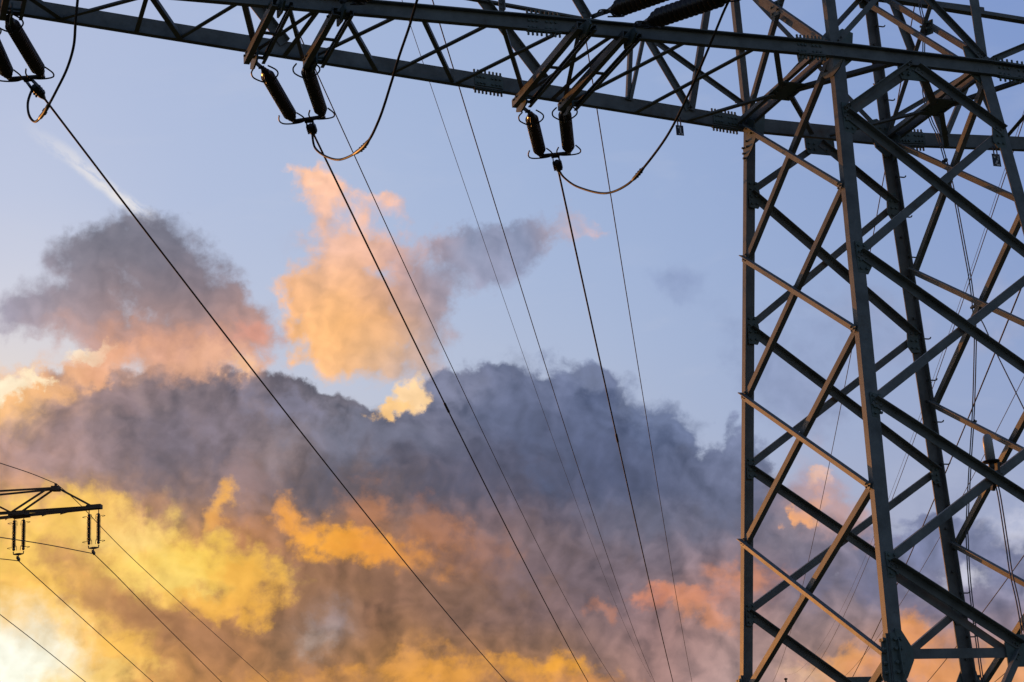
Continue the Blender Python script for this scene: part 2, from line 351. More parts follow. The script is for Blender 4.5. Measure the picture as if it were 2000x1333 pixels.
def table_group(name, tab):
    """colour and cover read from a table of elevation rows, blended row to row"""
    global NT
    ys, rgb, cov = patch_rows(tab)
    ys = [float(q) for q in ys]
    keep = NT
    NT = bpy.data.node_groups.new(name, 'ShaderNodeTree')
    NT.interface.new_socket('Position', in_out='INPUT', socket_type='NodeSocketVector')
    NT.interface.new_socket('Color', in_out='OUTPUT', socket_type='NodeSocketColor')
    NT.interface.new_socket('Cover', in_out='OUTPUT', socket_type='NodeSocketFloat')
    gi, go = nd('NodeGroupInput'), nd('NodeGroupOutput')
    s = nd('ShaderNodeSeparateXYZ')
    put(s.inputs[0], gi.outputs[0])
    fx = ramp01(s.outputs[0], SKY_X0, SKY_X1, False)
    col = alp = None
    for i in range(len(ys)):
        g = bpy.data.node_groups.new('sky_row', 'ShaderNodeTree')
        g.interface.new_socket('Factor', in_out='INPUT', socket_type='NodeSocketFloat')
        g.interface.new_socket('Color', in_out='OUTPUT', socket_type='NodeSocketColor')
        g.interface.new_socket('Cover', in_out='OUTPUT', socket_type='NodeSocketFloat')
        ri, ro, cr = g.nodes.new('NodeGroupInput'), g.nodes.new('NodeGroupOutput'), g.nodes.new('ShaderNodeValToRGB')
        cr.color_ramp.interpolation = 'CARDINAL'
        els = cr.color_ramp.elements
        while len(els) < SKY_N:
            els.new(1.0)
        for j in range(SKY_N):
            els[j].position = j / (SKY_N - 1)
            els[j].color = [float(q) for q in rgb[i, j]] + [float(cov[i, j])]
        g.links.new(ri.outputs[0], cr.inputs[0])
        g.links.new(cr.outputs[0], ro.inputs[0])
        g.links.new(cr.outputs[1], ro.inputs[1])
        row = nd('ShaderNodeGroup', node_tree=g)
        put(row.inputs[0], fx)
        if col is None:
            col, alp = row.outputs[0], row.outputs[1]
        else:
            f = ramp01(s.outputs[1], ys[i - 1], ys[i], False)
            col = mixc(f, col, row.outputs[0])
            alp = mixf(f, alp, row.outputs[1])
    put(go.inputs[0], col)
    put(go.inputs[1], alp)
    g, NT = NT, keep
    return g

def table(g, pos):
    n = nd('ShaderNodeGroup', node_tree=g)
    put(n.inputs[0], pos)
    return n.outputs[0], n.outputs[1]

# clear sky: the physical sky, tinted, under the colours of this evening
nish = nd('ShaderNodeTexSky', sky_type='NISHITA')
nish.sun_disc = False
nish.sun_elevation = R(SUN_EL)
nish.sun_rotation = R(SUN_AZ)
nish.altitude = 50
nish.air_density = 1.2
nish.dust_density = 1.5
nish.ozone_density = 2.0
phys = mixc(1.0, nish.outputs[0], (1.05, 0.98, 1.22, 1.0), 'MULTIPLY')

clear, _ = table(table_group('sky_clear', SKY_CLEAR), warp(POS, 0.12, 2.0, 2))
# broad variation and a thin veil
veil = noise(vec('MULTIPLY', POS, (0.6, 1.6, 1)), 0.35, 7, 0.6, 0.6).outputs['Fac']
clear = mixc(mth('MULTIPLY', ramp01(veil, 0.5, 0.75), 0.10), clear, (0.62, 0.63, 0.72, 1))
sky = clear

# condensation trail, frayed
_tr = R(-37.5)
def local(pos, cx, cy, ang):
    d = vec('SUBTRACT', pos, (cx, cy, 0))
    n = nd('ShaderNodeVectorRotate', rotation_type='Z_AXIS')
    put(n.inputs['Vector'], d)
    n.inputs['Angle'].default_value = -ang
    s = nd('ShaderNodeSeparateXYZ')
    put(s.inputs[0], n.outputs[0])
    return s.outputs[0], s.outputs[1], n.outputs[0]

tu, tv, tl = local(warp(POS, 0.9, 0.5, 5), TRAIL[0], TRAIL[1], TRAIL[2])
tn = noise(vec('MULTIPLY', tl, (0.5, 1.6, 1)), 2.2, 7, 0.62).outputs['Fac']
ta = mth('MULTIPLY', ramp01(mth('ABSOLUTE', tv), 0.34, 0.04), ramp01(mth('ABSOLUTE', tu), 3.1, 1.7))
ta = mth('MULTIPLY', mth('MULTIPLY', ta, ramp01(tn, 0.32, 0.56)), ramp01(tu, -3.2, 1.6))
sky = mixc(mth('MULTIPLY', ta, 0.8), sky, (0.86, 0.82, 0.80, 1))

# one set of turbulence shared by all the clouds
def turb(scale, detail, rough, off):
    n = noise(vec('ADD', POS, off), scale, detail, rough)
    return vec('SUBTRACT', n.outputs['Color'], (0.5, 0.5, 0.5))

BIG = turb(0.33, 3, 0.5, (2.0, 3.7, 1.3))
FINE = turb(1.15, 5, 0.52, (7.0, 1.2, 4.3))

FINER = turb(2.7, 6, 0.62, (1.7, 9.2, 2.3))

def shifted(big, fine, finer=0.0):
    v = vec('ADD', vec('SCALE', BIG, scale=big), vec('SCALE', FINE, scale=fine))
    if finer:
        v = vec('ADD', v, vec('SCALE', FINER, scale=finer))
    return vec('ADD', POS, v)

def cells(pos, scale):
    n = nd('ShaderNodeTexVoronoi', voronoi_dimensions='2D', feature='SMOOTH_F1')
    put(n.inputs['Vector'], pos)
    n.inputs['Scale'].default_value = scale
    n.inputs['Smoothness'].default_value = 0.22
    return n.outputs['Distance']

def heap(pos):
    """height of heaped-up cloud: rounded heads of three sizes"""
    a = mth('MULTIPLY', cells(pos, 0.50), -0.75)
    b = mth('MULTIPLY_ADD', cells(vec('ADD', pos, (3.1, 7.7, 0)), 1.25), -0.36, a)
    b = mth('MULTIPLY_ADD', cells(vec('ADD', pos, (9.4, 2.2, 0)), 2.9), -0.15, b)
    n = noise(pos, 1.9, 7, 0.60).outputs['Fac']
    return mth('MULTIPLY_ADD', n, 0.46, b)

LOBE = shifted(1.3, 0.55)
H0 = heap(LOBE)
REL = mth('SUBTRACT', H0, heap(vec('ADD', LOBE, (-0.30, -0.12, 0))))
EDGE = mth('SUBTRACT', noise(shifted(0.6, 0.35), 1.0, 8, 0.60).outputs['Fac'], 0.5)
HEAD = mth('ADD', H0, 0.30)

def shade(col, gain, tint=(1.1, 1.0, 0.9)):
    k = vec('ADD', vec('SCALE', tint, scale=mth('MULTIPLY', REL, gain)), (1, 1, 1))
    return vec('MULTIPLY', col, vec('MAXIMUM', k, (0.45, 0.45, 0.45)))

def clouds(base, tab, big, fine, finer, edge, rgain, colbig, colfine, erode, heads, opac=1.0):
    col, _a = table(tab, shifted(colbig, colfine, finer * 0.35))
    _c, alp = table(tab, shifted(big, fine, finer))
    d = mth('MULTIPLY_ADD', HEAD, heads, mth('MULTIPLY_ADD', EDGE, erode, alp))
    al = ramp01(d, 0.5 - edge, 0.5 + edge)
    if opac < 1:
        al = mth('MULTIPLY', al, opac)
    return mixc(al, base, shade(col, rgain))

def srgb(r, g, b):
    return tuple(float(q) for q in srgb_lin(np.array((r, g, b), float)))

#                  table                                   shape warp      edge relief colour warp erode heads opacity
sky = clouds(sky, table_group('sky_thin_cloud', SKY_R), 1.8, 1.0, 0.5, 0.20, 0.4, 1.0, 0.7, 0.50, 0.1, 0.70)
sky = clouds(sky, table_group('sky_grey_cloud', SKY_A), 1.1, 1.2, 0.6, 0.19, 0.50, 0.9, 0.6, 0.62, 0.26, 0.97)
sky = clouds(sky, table_group('sky_lit_cloud', SKY_B), 1.1, 1.2, 0.6, 0.17, 0.55, 0.9, 0.7, 0.72, 0.28, 0.97)
sky = clouds(sky, table_group('sky_bank', SKY_K), 0.8, 0.55, 0.34, 0.050, 1.05, 1.0, 0.7, 0.34, 0.24, 1.0)

# lit and shaded scraps of cloud
SCRAP = shifted(0.7, 1.2, 0.75)
bare = None
for (px, py, sx, sy, ang, cr, cg, cb, edge, opac, erode) in SKY_PATCHES:
    mp = nd('ShaderNodeMapping', vector_type='TEXTURE')
    # each scrap hangs on the one before it, so the shader compiles them one at a time
    put(mp.inputs['Vector'], vec('ADD', SCRAP, vec('SCALE', sky, scale=1e-7)))
    mp.inputs['Location'].default_value = (px, py, 0)
    mp.inputs['Rotation'].default_value = (0, 0, R(ang))
    mp.inputs['Scale'].default_value = (sx * 1.35, sy * 1.35, 1)
    ln = nd('ShaderNodeVectorMath', operation='LENGTH')
    put(ln.inputs[0], mp.outputs[0])
    d = mth('SUBTRACT', mth('MULTIPLY_ADD', EDGE, erode * 3.0, 0.72), ln.outputs['Value'])
    al = mth('MULTIPLY', ramp01(d, -edge * 1.35, edge * 1.25), opac)
    sky = mixc(al, sky, srgb(cr, cg, cb) + (1,))
    rest = mth('SUBTRACT', 1.0, al)
    bare = rest if bare is None else mth('MULTIPLY', bare, rest)
sky = mixc(bare, shade(sky, 0.40, (0.9, 1.0, 1.25)), sky)

# outside the part of the sky that was mapped, the plain evening sky takes over
win = mth('MULTIPLY', ramp01(AZ, -28, 0), ramp01(AZ, 64, 40))
win = mth('MULTIPLY', win, ramp01(EL, 48, 30))
sky = mixc(win, vec('SCALE', phys, scale=SKY_STRENGTH), sky)
bg = nd('ShaderNodeBackground')
bg.inputs['Strength'].default_value = SKY_STRENGTH
put(bg.inputs['Color'], vec('SCALE', mixc(mth('MULTIPLY', win, 0.985), phys, vec('SCALE', sky, scale=1.0 / SKY_STRENGTH)), scale=1.0))
go = nd('NodeGroupOutput')
put(go.inputs[0], bg.outputs[0])
_wt = world.node_tree
_wt.nodes.clear()
_g = _wt.nodes.new('ShaderNodeGroup')
_g.node_tree = NT
_wt.links.new(_g.outputs[0], _wt.nodes.new('ShaderNodeOutputWorld').inputs['Surface'])

# ---------------------------------------------------------------- helpers
def V(*a):
    return Vector(a if len(a) > 1 else a[0])

def new_mat(name, col, rough, spec=0.5, metal=0.0, var=0.25, scale=6.0, stain=None, bump=0.0):
    m = bpy.data.materials.new(name)
    m.use_nodes = True
    t = m.node_tree
    b = t.nodes['Principled BSDF']
    b.inputs['Roughness'].default_value = rough
    b.inputs['Metallic'].default_value = metal
    b.inputs['Specular IOR Level'].default_value = spec
    co = t.nodes.new('ShaderNodeTexCoord')
    n = t.nodes.new('ShaderNodeTexNoise')
    n.inputs['Scale'].default_value = scale
    n.inputs['Detail'].default_value = 8
    n.inputs['Roughness'].default_value = 0.65
    t.links.new(co.outputs['Object'], n.inputs['Vector'])
    r = t.nodes.new('ShaderNodeValToRGB')
    r.color_ramp.elements[0].position = 0.3
    r.color_ramp.elements[1].position = 0.72
    r.color_ramp.elements[0].color = tuple(c * (1 - var) for c in col) + (1,)
    r.color_ramp.elements[1].color = tuple(min(1, c * (1 + var)) for c in col) + (1,)
    t.links.new(n.outputs['Fac'], r.inputs['Fac'])
    out = r.outputs['Color']
    if stain:
        s = t.nodes.new('ShaderNodeTexNoise')
        s.inputs['Scale'].default_value = scale * 0.45
        s.inputs['Detail'].default_value = 10
        s.inputs['Roughness'].default_value = 0.75
        t.links.new(co.outputs['Object'], s.inputs['Vector'])
        q = t.nodes.new('ShaderNodeMapRange')
        q.inputs['From Min'].default_value = 0.58
        q.inputs['From Max'].default_value = 0.70
        q.inputs['To Max'].default_value = 0.7
        t.links.new(s.outputs['Fac'], q.inputs['Value'])
        x = t.nodes.new('ShaderNodeMix')
        x.data_type = 'RGBA'
        t.links.new(q.outputs['Result'], x.inputs[0])
        t.links.new(out, x.inputs[6])
        x.inputs[7].default_value = stain + (1,)
        out = x.outputs[2]
    t.links.new(out, b.inputs['Base Color'])
    rr = t.nodes.new('ShaderNodeMapRange')
    rr.inputs['To Min'].default_value = max(0.05, rough - 0.10)
    rr.inputs['To Max'].default_value = min(1, rough + 0.14)
    t.links.new(n.outputs['Fac'], rr.inputs['Value'])
    t.links.new(rr.outputs['Result'], b.inputs['Roughness'])
    if bump:
        k = t.nodes.new('ShaderNodeBump')
        k.inputs['Strength'].default_value = bump
        k.inputs['Distance'].default_value = 0.004
        t.links.new(n.outputs['Fac'], k.inputs['Height'])
        t.links.new(k.outputs['Normal'], b.inputs['Normal'])
    return m

STEEL = new_mat('weathered_tower_paint', (0.168, 0.182, 0.190), 0.50, 0.4, 0.0, 0.42, 4.0, (0.105, 0.066, 0.044), 0.4)
PLATE = new_mat('green_grey_plate_paint', (0.125, 0.165, 0.165), 0.52, 0.4, 0.0, 0.28, 9.0, (0.10, 0.075, 0.05), 0.25)
BOLT = new_mat('bolt_steel', (0.10, 0.10, 0.10), 0.5, 0.5, 0.4)
GLAZE = new_mat('brown_porcelain_glaze', (0.055, 0.034, 0.030), 0.27, 0.6, 0.0, 0.3, 8.0)
IRON = new_mat('dark_fitting_iron', (0.055, 0.052, 0.052), 0.45, 0.5, 0.3)
CABLE = new_mat('weathered_cable_strand', (0.050, 0.042, 0.042), 0.6, 0.25, 0.0, 0.2, 20.0)
FARST = new_mat('far_steel_haze_tint', (0.15, 0.095, 0.065), 0.6, 0.4, 0.0, 0.2, 2.0)  # warm haze from the glow behind is painted into this lighter brown
BLUE = new_mat('number_plate_blue', (0.012, 0.022, 0.055), 0.4, 0.5, 0.0, 0.2, 20.0)
WHITE = new_mat('number_white', (0.86, 0.87, 0.88), 0.5, 0.4, 0.0, 0.05, 20.0)
GREY = new_mat('antenna_grey_plastic', (0.42, 0.41, 0.42), 0.38, 0.5, 0.0, 0.1, 10.0)
FEEDER = new_mat('blue_grey_cable_sheath', (0.17, 0.18, 0.22), 0.6, 0.3, 0.0, 0.1, 20.0)
GRASS = new_mat('meadow_grass', (0.055, 0.075, 0.028), 0.9, 0.2, 0.0, 0.45, 0.35, (0.10, 0.085, 0.045))

def tag(o, label=None, cat=None, group=None, kind=None):
    for k, v in (('label', label), ('category', cat), ('group', group), ('kind', kind)):
        if v:
            o[k] = v
    return o

def thing(name, loc, label, cat, group=None):
    o = bpy.data.objects.new(name, None)
    o.location = loc
    o.empty_display_size = 0.2
    COL.objects.link(o)
    return tag(o, label, cat, group)

def root_loc(o):
    p = Vector((0, 0, 0))
    while o is not None:
        p += o.location
        o = o.parent
    return p

class MB:
    """collects shapes given in world coordinates, then links them as one mesh object"""
    def __init__(self):
        self.v, self.f, self.sm = [], [], []

    def add(self, vs, fs, smooth=False):
        k = len(self.v)
        self.v += [Vector(q) for q in vs]
        self.f += [tuple(i + k for i in q) for q in fs]
        self.sm += [smooth] * len(fs)
        return self

    def prism(self, prof0, prof1):
        n = len(prof0)
        fs = [tuple(range(n))[::-1], tuple(range(n, 2 * n))]
        fs += [(i, (i + 1) % n, n + (i + 1) % n, n + i) for i in range(n)]
        return self.add(list(prof0) + list(prof1), fs)

    def sect(self, a, b, n1, n2, pts):
        """sweeps a flat section (pts in n1, n2) from a to b"""
        u = (b - a).normalized()
        n1 = (n1 - u * n1.dot(u)).normalized()
        n2 = (n2 - u * n2.dot(u) - n1 * n2.dot(n1)).normalized()
        if n1.cross(n2).dot(u) < 0:
            pts = pts[::-1]
        return self.prism([a + n1 * x + n2 * y for x, y in pts], [b + n1 * x + n2 * y for x, y in pts])

    def angle(self, a, b, n1, w1, n2, w2, t=0.010):
        return self.sect(a, b, n1, n2, [(0, 0), (w1, 0), (w1, t), (t, t), (t, w2), (0, w2)])

    def channel(self, a, b, up, h, out, w, t=0.012):
        return self.sect(a, b, up, out, [(-h / 2, 0), (h / 2, 0), (h / 2, w), (h / 2 - t, w), (h / 2 - t, t), (-h / 2 + t, t), (-h / 2 + t, w), (-h / 2, w)])

    def bar(self, a, b, n1, w1, n2, w2):
        return self.sect(a, b, n1, n2, [(-w1 / 2, -w2 / 2), (w1 / 2, -w2 / 2), (w1 / 2, w2 / 2), (-w1 / 2, w2 / 2)])

    def plate(self, poly, nrm, t):
        n = nrm.normalized()
        e1, e2 = poly[1] - poly[0], poly[2] - poly[1]
        if e1.cross(e2).dot(n) < 0:
            poly = poly[::-1]
        return self.prism([q - n * t / 2 for q in poly], [q + n * t / 2 for q in poly])

    def cyl(self, a, b, r, seg=8, r2=None, smooth=True):
        return self.tube([a, b], [r, r if r2 is None else r2], seg, smooth)

    def tube(self, pts, rad, seg=8, smooth=True, caps=True):
        pts = [Vector(q) for q in pts]
        n = len(pts)
        if not isinstance(rad, (list, tuple)):
            rad = [rad] * n
        t0 = (pts[1] - pts[0]).normalized()
        ref = Vector((0, 0, 1)) if abs(t0.z) < 0.9 else Vector((1, 0, 0))
        x = t0.cross(ref).normalized()
        vs, fs = [], []
        for i, q in enumerate(pts):
            t = (pts[min(i + 1, n - 1)] - pts[max(i - 1, 0)]).normalized()
            x = (x - t * x.dot(t)).normalized()
            y = t.cross(x)
            for k in range(seg):
                c = 2 * math.pi * k / seg
                vs.append(q + (x * math.cos(c) + y * math.sin(c)) * rad[i])
        for i in range(n - 1):
            for k in range(seg):
                fs.append((i * seg + k, i * seg + (k + 1) % seg, (i + 1) * seg + (k + 1) % seg, (i + 1) * seg + k))
        self.add(vs, fs, smooth)
        if caps:
            self.add(vs[:seg], [tuple(range(seg))[::-1]])
            self.add(vs[-seg:], [tuple(range(seg))])
        return self

    def lathe(self, base, axis, prof, seg=20):
        """prof = (distance along axis, radius)"""
        ax = axis.normalized()
        x = ax.cross(Vector((0.31, 0.2, 0.93))).normalized()
        y = ax.cross(x)
        vs, fs = [], []
        for d, r in prof:
            for k in range(seg):
                c = 2 * math.pi * k / seg
                vs.append(base + ax * d + (x * math.cos(c) + y * math.sin(c)) * max(r, 1e-4))
        for i in range(len(prof) - 1):
            for k in range(seg):
                fs.append((i * seg + k, i * seg + (k + 1) % seg, (i + 1) * seg + (k + 1) % seg, (i + 1) * seg + k))
        return self.add(vs, fs, True)

    def bolts(self, pts, nrm, r=0.014, h=0.022, both=False):
        n = nrm.normalized()
        for q in pts:
            self.tube([q - n * (h if both else 0), q + n * h], r, 6, False)
        return self

    def build(self, name, mat, parent=None):
        off = root_loc(parent) if parent is not None else Vector((0, 0, 0))
        me = bpy.data.meshes.new(name)
        me.from_pydata([tuple(q - off) for q in self.v], [], self.f)
        me.validate()
        me.polygons.foreach_set('use_smooth', self.sm if len(self.sm) == len(me.polygons) else [False] * len(me.polygons))
        me.materials.append(mat)
        me.update()
        o = bpy.data.objects.new(name, me)
        o.parent = parent
        COL.objects.link(o)
        return o

def spline(pts, n):
    """smooth curve through points"""
    pts = [Vector(q) for q in pts]
    out = []
    for i in range(len(pts) - 1):
        p0, p1, p2, p3 = pts[max(i - 1, 0)], pts[i], pts[i + 1], pts[min(i + 2, len(pts) - 1)]
        for k in range(n):
            t = k / n
            out.append(0.5 * ((2 * p1) + (p2 - p0) * t + (2 * p0 - 5 * p1 + 4 * p2 - p3) * t * t + (3 * p1 - p0 - 3 * p2 + p3) * t ** 3))
    return out + [pts[-1]]

X, Y, Z = Vector((1, 0, 0)), Vector((0, 1, 0)), Vector((0, 0, 1))
GROUND = -10.3

# ---------------------------------------------------------------- ground
g = MB()
g.add([(-4000, -4000, GROUND), (4000, -4000, GROUND), (4000, 4000, GROUND), (-4000, 4000, GROUND)], [(0, 1, 2, 3)])
tag(g.build('ground', GRASS), kind='structure')

# ---------------------------------------------------------------- the lattice tower
tower = thing('lattice_tower', (0, 0, GROUND), 'dark steel lattice tower with a long crossarm, filling the right side', 'tower')
LV = [0, -0.8275, -1.641, -2.459, -3.259, -4.070, -4.914, -5.696, -6.570]      # panel heights below the crossarm
def half(z):
    return (1 - 0.0768 * min(z, 0), 1.0414 - 0.0773 * min(z, 0))
SX = {'A': -1, 'B': -1, 'C': 1, 'D': 1}
SY = {'A': 1, 'B': -1, 'C': 1, 'D': -1}
def leg_pt(k, z):
    w = half(z)
    return V(SX[k] * w[0], SY[k] * w[1], z)
TOP = 6.2
for k in 'ABCD':
    nx, ny = -X * SX[k], -Y * SY[k]
    m = MB()
    m.angle(leg_pt(k, GROUND), leg_pt(k, 0), nx, 0.150, ny, 0.084, 0.014)
    m.angle(leg_pt(k, 0.002), leg_pt(k, TOP), nx, 0.120, ny, 0.078, 0.012)
    m.build('leg', STEEL, tower)

def brace(a, b, nrm, w, out, top, t=0.009, d=0.055, gap=0.012, parent=None, name='brace', mat=None):
    """an angle bar lying in a face: nrm = outward normal; its second flange points out (or in) along its top (or bottom) edge"""
    w, d = w * 1.12, d * 1.12
    u = (b - a).normalized()
    n = (nrm - u * nrm.dot(u)).normalized()
    v = u.cross(n)
    if v.z < 0:
        v = -v
    s = n if out else -n
    v1 = v if top else -v
    h = v1 * w / 2 + s * gap
    m = MB().angle(a + h, b + h, -v1, w, s, d, t)
    for q, e in ((a, u), (b, -u)):
        m.bolts([q + e * k - v1 * 0.004 + (s * gap if s.dot(n) > 0 else n * 0.0) for k in (0.03, 0.085)], n, 0.011, 0.024)
    return m.build(name, mat or STEEL, parent or tower)

def inset(k, z, face):
    """a point on the leg, moved in a little along the face"""
    q = leg_pt(k, z)
    return q - (Y * SY[k] * 0.035 if face == 'x' else X * SX[k] * 0.075)

NL, NR, NF, NB = -X, X, -Y, Y
for i in range(0, 8, 2):
    z0, z1 = LV[i], LV[i + 2]
    e0 = 0.0 if i else -0.03
    brace(inset('A', z0 + e0, 'x'), inset('B', z1 - 0.01, 'x'), NL, 0.066, True, True)
    brace(inset('B', z0 + (0.04 if i else 0.0), 'x'), inset('A', z1 - 0.03, 'x'), NL, 0.062, False, False)
    brace(inset('C', z0 + e0, 'x'), inset('D', z1 - 0.01, 'x'), NR, 0.066, False, True)
    brace(inset('D', z0, 'x'), inset('C', z1, 'x'), NR, 0.062, True, False)
MF, MK = V(0, -1.0414, 0), V(0, 1.0414, 0)
for i in range(1, 7, 2):
    z0, z1 = LV[i], LV[i + 2]
    brace(inset('B', z0 + 0.02, 'y'), inset('D', z1 + 0.02, 'y'), NF, 0.074, True, True, d=0.072, gap=0.020)
    brace(inset('D', z0, 'y'), inset('B', z1 + 0.02, 'y'), NF, 0.080, False, True, gap=0.014)
    brace(inset('A', z0 - 0.02, 'y'), inset('C', z1, 'y'), NB, 0.078, False, True, d=0.070, gap=0.020)
    brace(inset('C', z0, 'y'), inset('A', z1, 'y'), NB, 0.072, True, True, gap=0.014)
# half panels up to the crossarm and down to the splice level
ZS = LV[8]
MF4, MK4 = V(0, -half(ZS)[1], ZS), V(0, half(ZS)[1], ZS)
brace(inset('B', LV[1], 'y'), MF - Z * 0.14, NF, 0.082, False, True, gap=0.014)
brace(inset('B', LV[1] + 0.07, 'y'), MF + V(-0.02, 0, -0.07), NF, 0.05, True, True, d=0.09, gap=0.03)
brace(MF + V(0.02, 0, -0.14), inset('D', LV[1], 'y'), NF, 0.074, True, True, d=0.072, gap=0.020)
brace(inset('A', LV[1], 'y'), MK - Z * 0.14, NB, 0.074, True, True, gap=0.014)
brace(MK - Z * 0.14, inset('C', LV[1], 'y'), NB, 0.074, False, True, gap=0.014)
brace(inset('B', LV[7], 'y'), MF4 + V(-0.06, 0, 0.05), NF, 0.074, True, True, d=0.085, gap=0.020)
brace(inset('B', LV[7] - 0.05, 'y') + Y * 0.03, MF4 + V(-0.14, 0.03, -0.0), NF, 0.074, False, True, d=0.06, gap=0.020)
brace(inset('D', LV[7], 'y'), MF4 + V(0.06, 0, 0.05), NF, 0.074, True, True, gap=0.020)
brace(inset('A', LV[7], 'y'), MK4 - X * 0.06, NB, 0.080, False, True, d=0.07, gap=0.020)
brace(inset('C', LV[7], 'y'), MK4 + X * 0.06, NB, 0.074, True, True, gap=0.014)
for a, b, n in (('B', 'D', NF), ('A', 'C', NB), ('A', 'B', NL), ('C', 'D', NR)):
    if n in (NF, NB):
        brace(inset(a, ZS, 'y'), inset(b, ZS, 'y'), n, 0.085, False, True, gap=0.012)
# below the splice
zb = -8.6
for (a, b, n, f) in (('A', 'B', NL, 'x'), ('C', 'D', NR, 'x')):
    brace(inset(a, ZS, f), inset(b, zb, f), n, 0.066, True, True)
    brace(inset(b, ZS, f), inset(a, zb, f), n, 0.066, False, False)
for (a, b, n, mid) in (('B', 'D', NF, MF4), ('A', 'C', NB, MK4)):
    brace(mid - X * 0.08, inset(a, zb, 'y'), n, 0.085, True, True, gap=0.02)
    brace(mid + X * 0.08, inset(b, zb, 'y'), n, 0.085, False, True, gap=0.02)

# body above the crossarm: crossed bracing with a doubled diagonal
def cross_panel(a, b, n, f, z0, z1, dbl=True):
    c = (leg_pt(a, z0) + leg_pt(b, z1) + leg_pt(b, z0) + leg_pt(a, z1)) / 4
    brace(inset(a, z1, f), inset(b, z0 + 0.08, f), n, 0.058, True, True, d=0.05)
    brace(inset(b, z1, f), inset(a, z0 + 0.08, f), n, 0.056, False, False, d=0.05)
    if dbl:
        s = (leg_pt(a, z0) - leg_pt(b, z0)).normalized() * 0.17 - n * 0.09
        brace(inset(a, z1, f) + s, inset(b, z0 + 0.08, f) + s, n, 0.07, False, True, d=0.05)
    return c
for z0, z1 in ((0, 2.0), (2.0, 4.0), (4.0, 5.9)):
    lo = z0 == 0
    cx_l = cross_panel('A', 'B', NL, 'x', z0, z1, lo)
    cx_r = cross_panel('C', 'D', NR, 'x', z0, z1, lo)
    cross_panel('B', 'D', NF, 'y', z0, z1, False)
    cross_panel('A', 'C', NB, 'y', z0, z1, False)
    if lo:
        for c, n in ((cx_l, NL), (cx_r, NR)):
            m = MB()
            m.plate([c + V(0, -0.11, 0.06) + n * 0.02, c + V(0, 0.08, 0.11) + n * 0.02, c + V(0, 0.11, -0.06) + n * 0.02, c + V(0, -0.08, -0.11) + n * 0.02], n, 0.014)
            m.bolts([c + V(0, y, z) for y in (-0.06, 0.06) for z in (-0.04, 0.04)], n, 0.014, 0.045, True)
            m.build('gusset_plate', PLATE, tower)

# ------- crossarm
def chord(x, s, dz=0.0):
    u = abs(x) - 1
    if u < 0:
        return V(x, s * 1.041, dz)
    return V(x, s * (1.03 - 0.084 * u), 0.018 * u + dz)
TIP = 10.9
for s in (-1, 1):
    dz = -0.03 if s < 0 else 0.03
    for x0, x1 in ((-TIP, -1.0), (-1.0, 1.0), (1.0, TIP)):
        MB().channel(chord(x0, s, dz), chord(x1, s, dz), Z, 0.172, Y * s, 0.066).build('crossarm_chord', STEEL, tower)
# arm tips, top chords and the mid-height rail on the back face
for sx in (-1, 1):
    MB().channel(chord(sx * TIP, -1, 0.0), chord(sx * TIP, 1, 0.0), Z, 0.18, X * sx, 0.06).build('end_plate', STEEL, tower)
    for s in (-1, 1):
        a, b = chord(sx * (TIP - 0.1), s) + Z * 0.9, V(sx * 1.0, s * 1.0, 1.88)
        a.y = s * 0.2
        MB().angle(a, b, Z, 0.10, -Y * s, 0.09, 0.012).build('top_chord', STEEL, tower)
    q0, q1 = chord(sx * 7.6, 1, 0.98), V(sx * 1.0, 1.03, 1.0)
    MB().angle(q0, q1, Z, 0.055, -Y, 0.06, 0.009).build('rail', STEEL, tower)
MB().angle(V(-1, 1.0, 1.0), V(1, 1.0, 1.0), Z, 0.075, -Y, 0.07, 0.009).build('rail', STEEL, tower)
MB().angle(V(-1, 1.03, 1.88), V(2.6, 0.96, 1.84), Z, 0.115, -Y, 0.08, 0.010).build('rail', STEEL, tower)

def arm_brace(p, q, w=0.05, d=0.045, flat=Z, top=True, name='arm_brace', lift=0.0):
    u = (q - p).normalized()
    side = u.cross(flat).normalized()
    a, b = p + flat * lift, q + flat * lift
    return MB().angle(a + side * w / 2, b + side * w / 2, -side, w, flat, d, 0.008).build(name, STEEL, tower)

LACE = [(-9.60, -8.96, .055), (-8.12, -8.96, .045), (-8.22, -8.20, .045), (-8.22, -7.75, .055), (-7.30, -7.75, .045), (-7.30, -6.95, .06), (-6.54, -6.95, .045),
        (-6.54, -6.64, .05), (-6.86, -6.44, .04), (-5.71, -6.37, .045), (-6.33, -5.62, .05), (-4.77, -5.43, .045), (-5.51, -4.73, .045), (-3.98, -4.67, .05),
        (-4.67, -3.87, .045), (-3.45, -3.87, .05), (-3.37, -3.50, .055), (-3.84, -3.36, .045), (-2.63, -3.28, .055), (-1.85, -2.45, .055)]
for k, (xf, xb, w) in enumerate(LACE):
    arm_brace(chord(xf, -1, -0.05 - 0.004 * (k % 4)), chord(xb, 1, -0.05 - 0.004 * (k % 4)), w)
for xf, xb, w in ((1.95, 2.45, .055), (2.75, 3.28, .055), (3.45, 3.87, .05)):
    arm_brace(chord(xf, -1, -0.05), chord(xb, 1, -0.05), w)
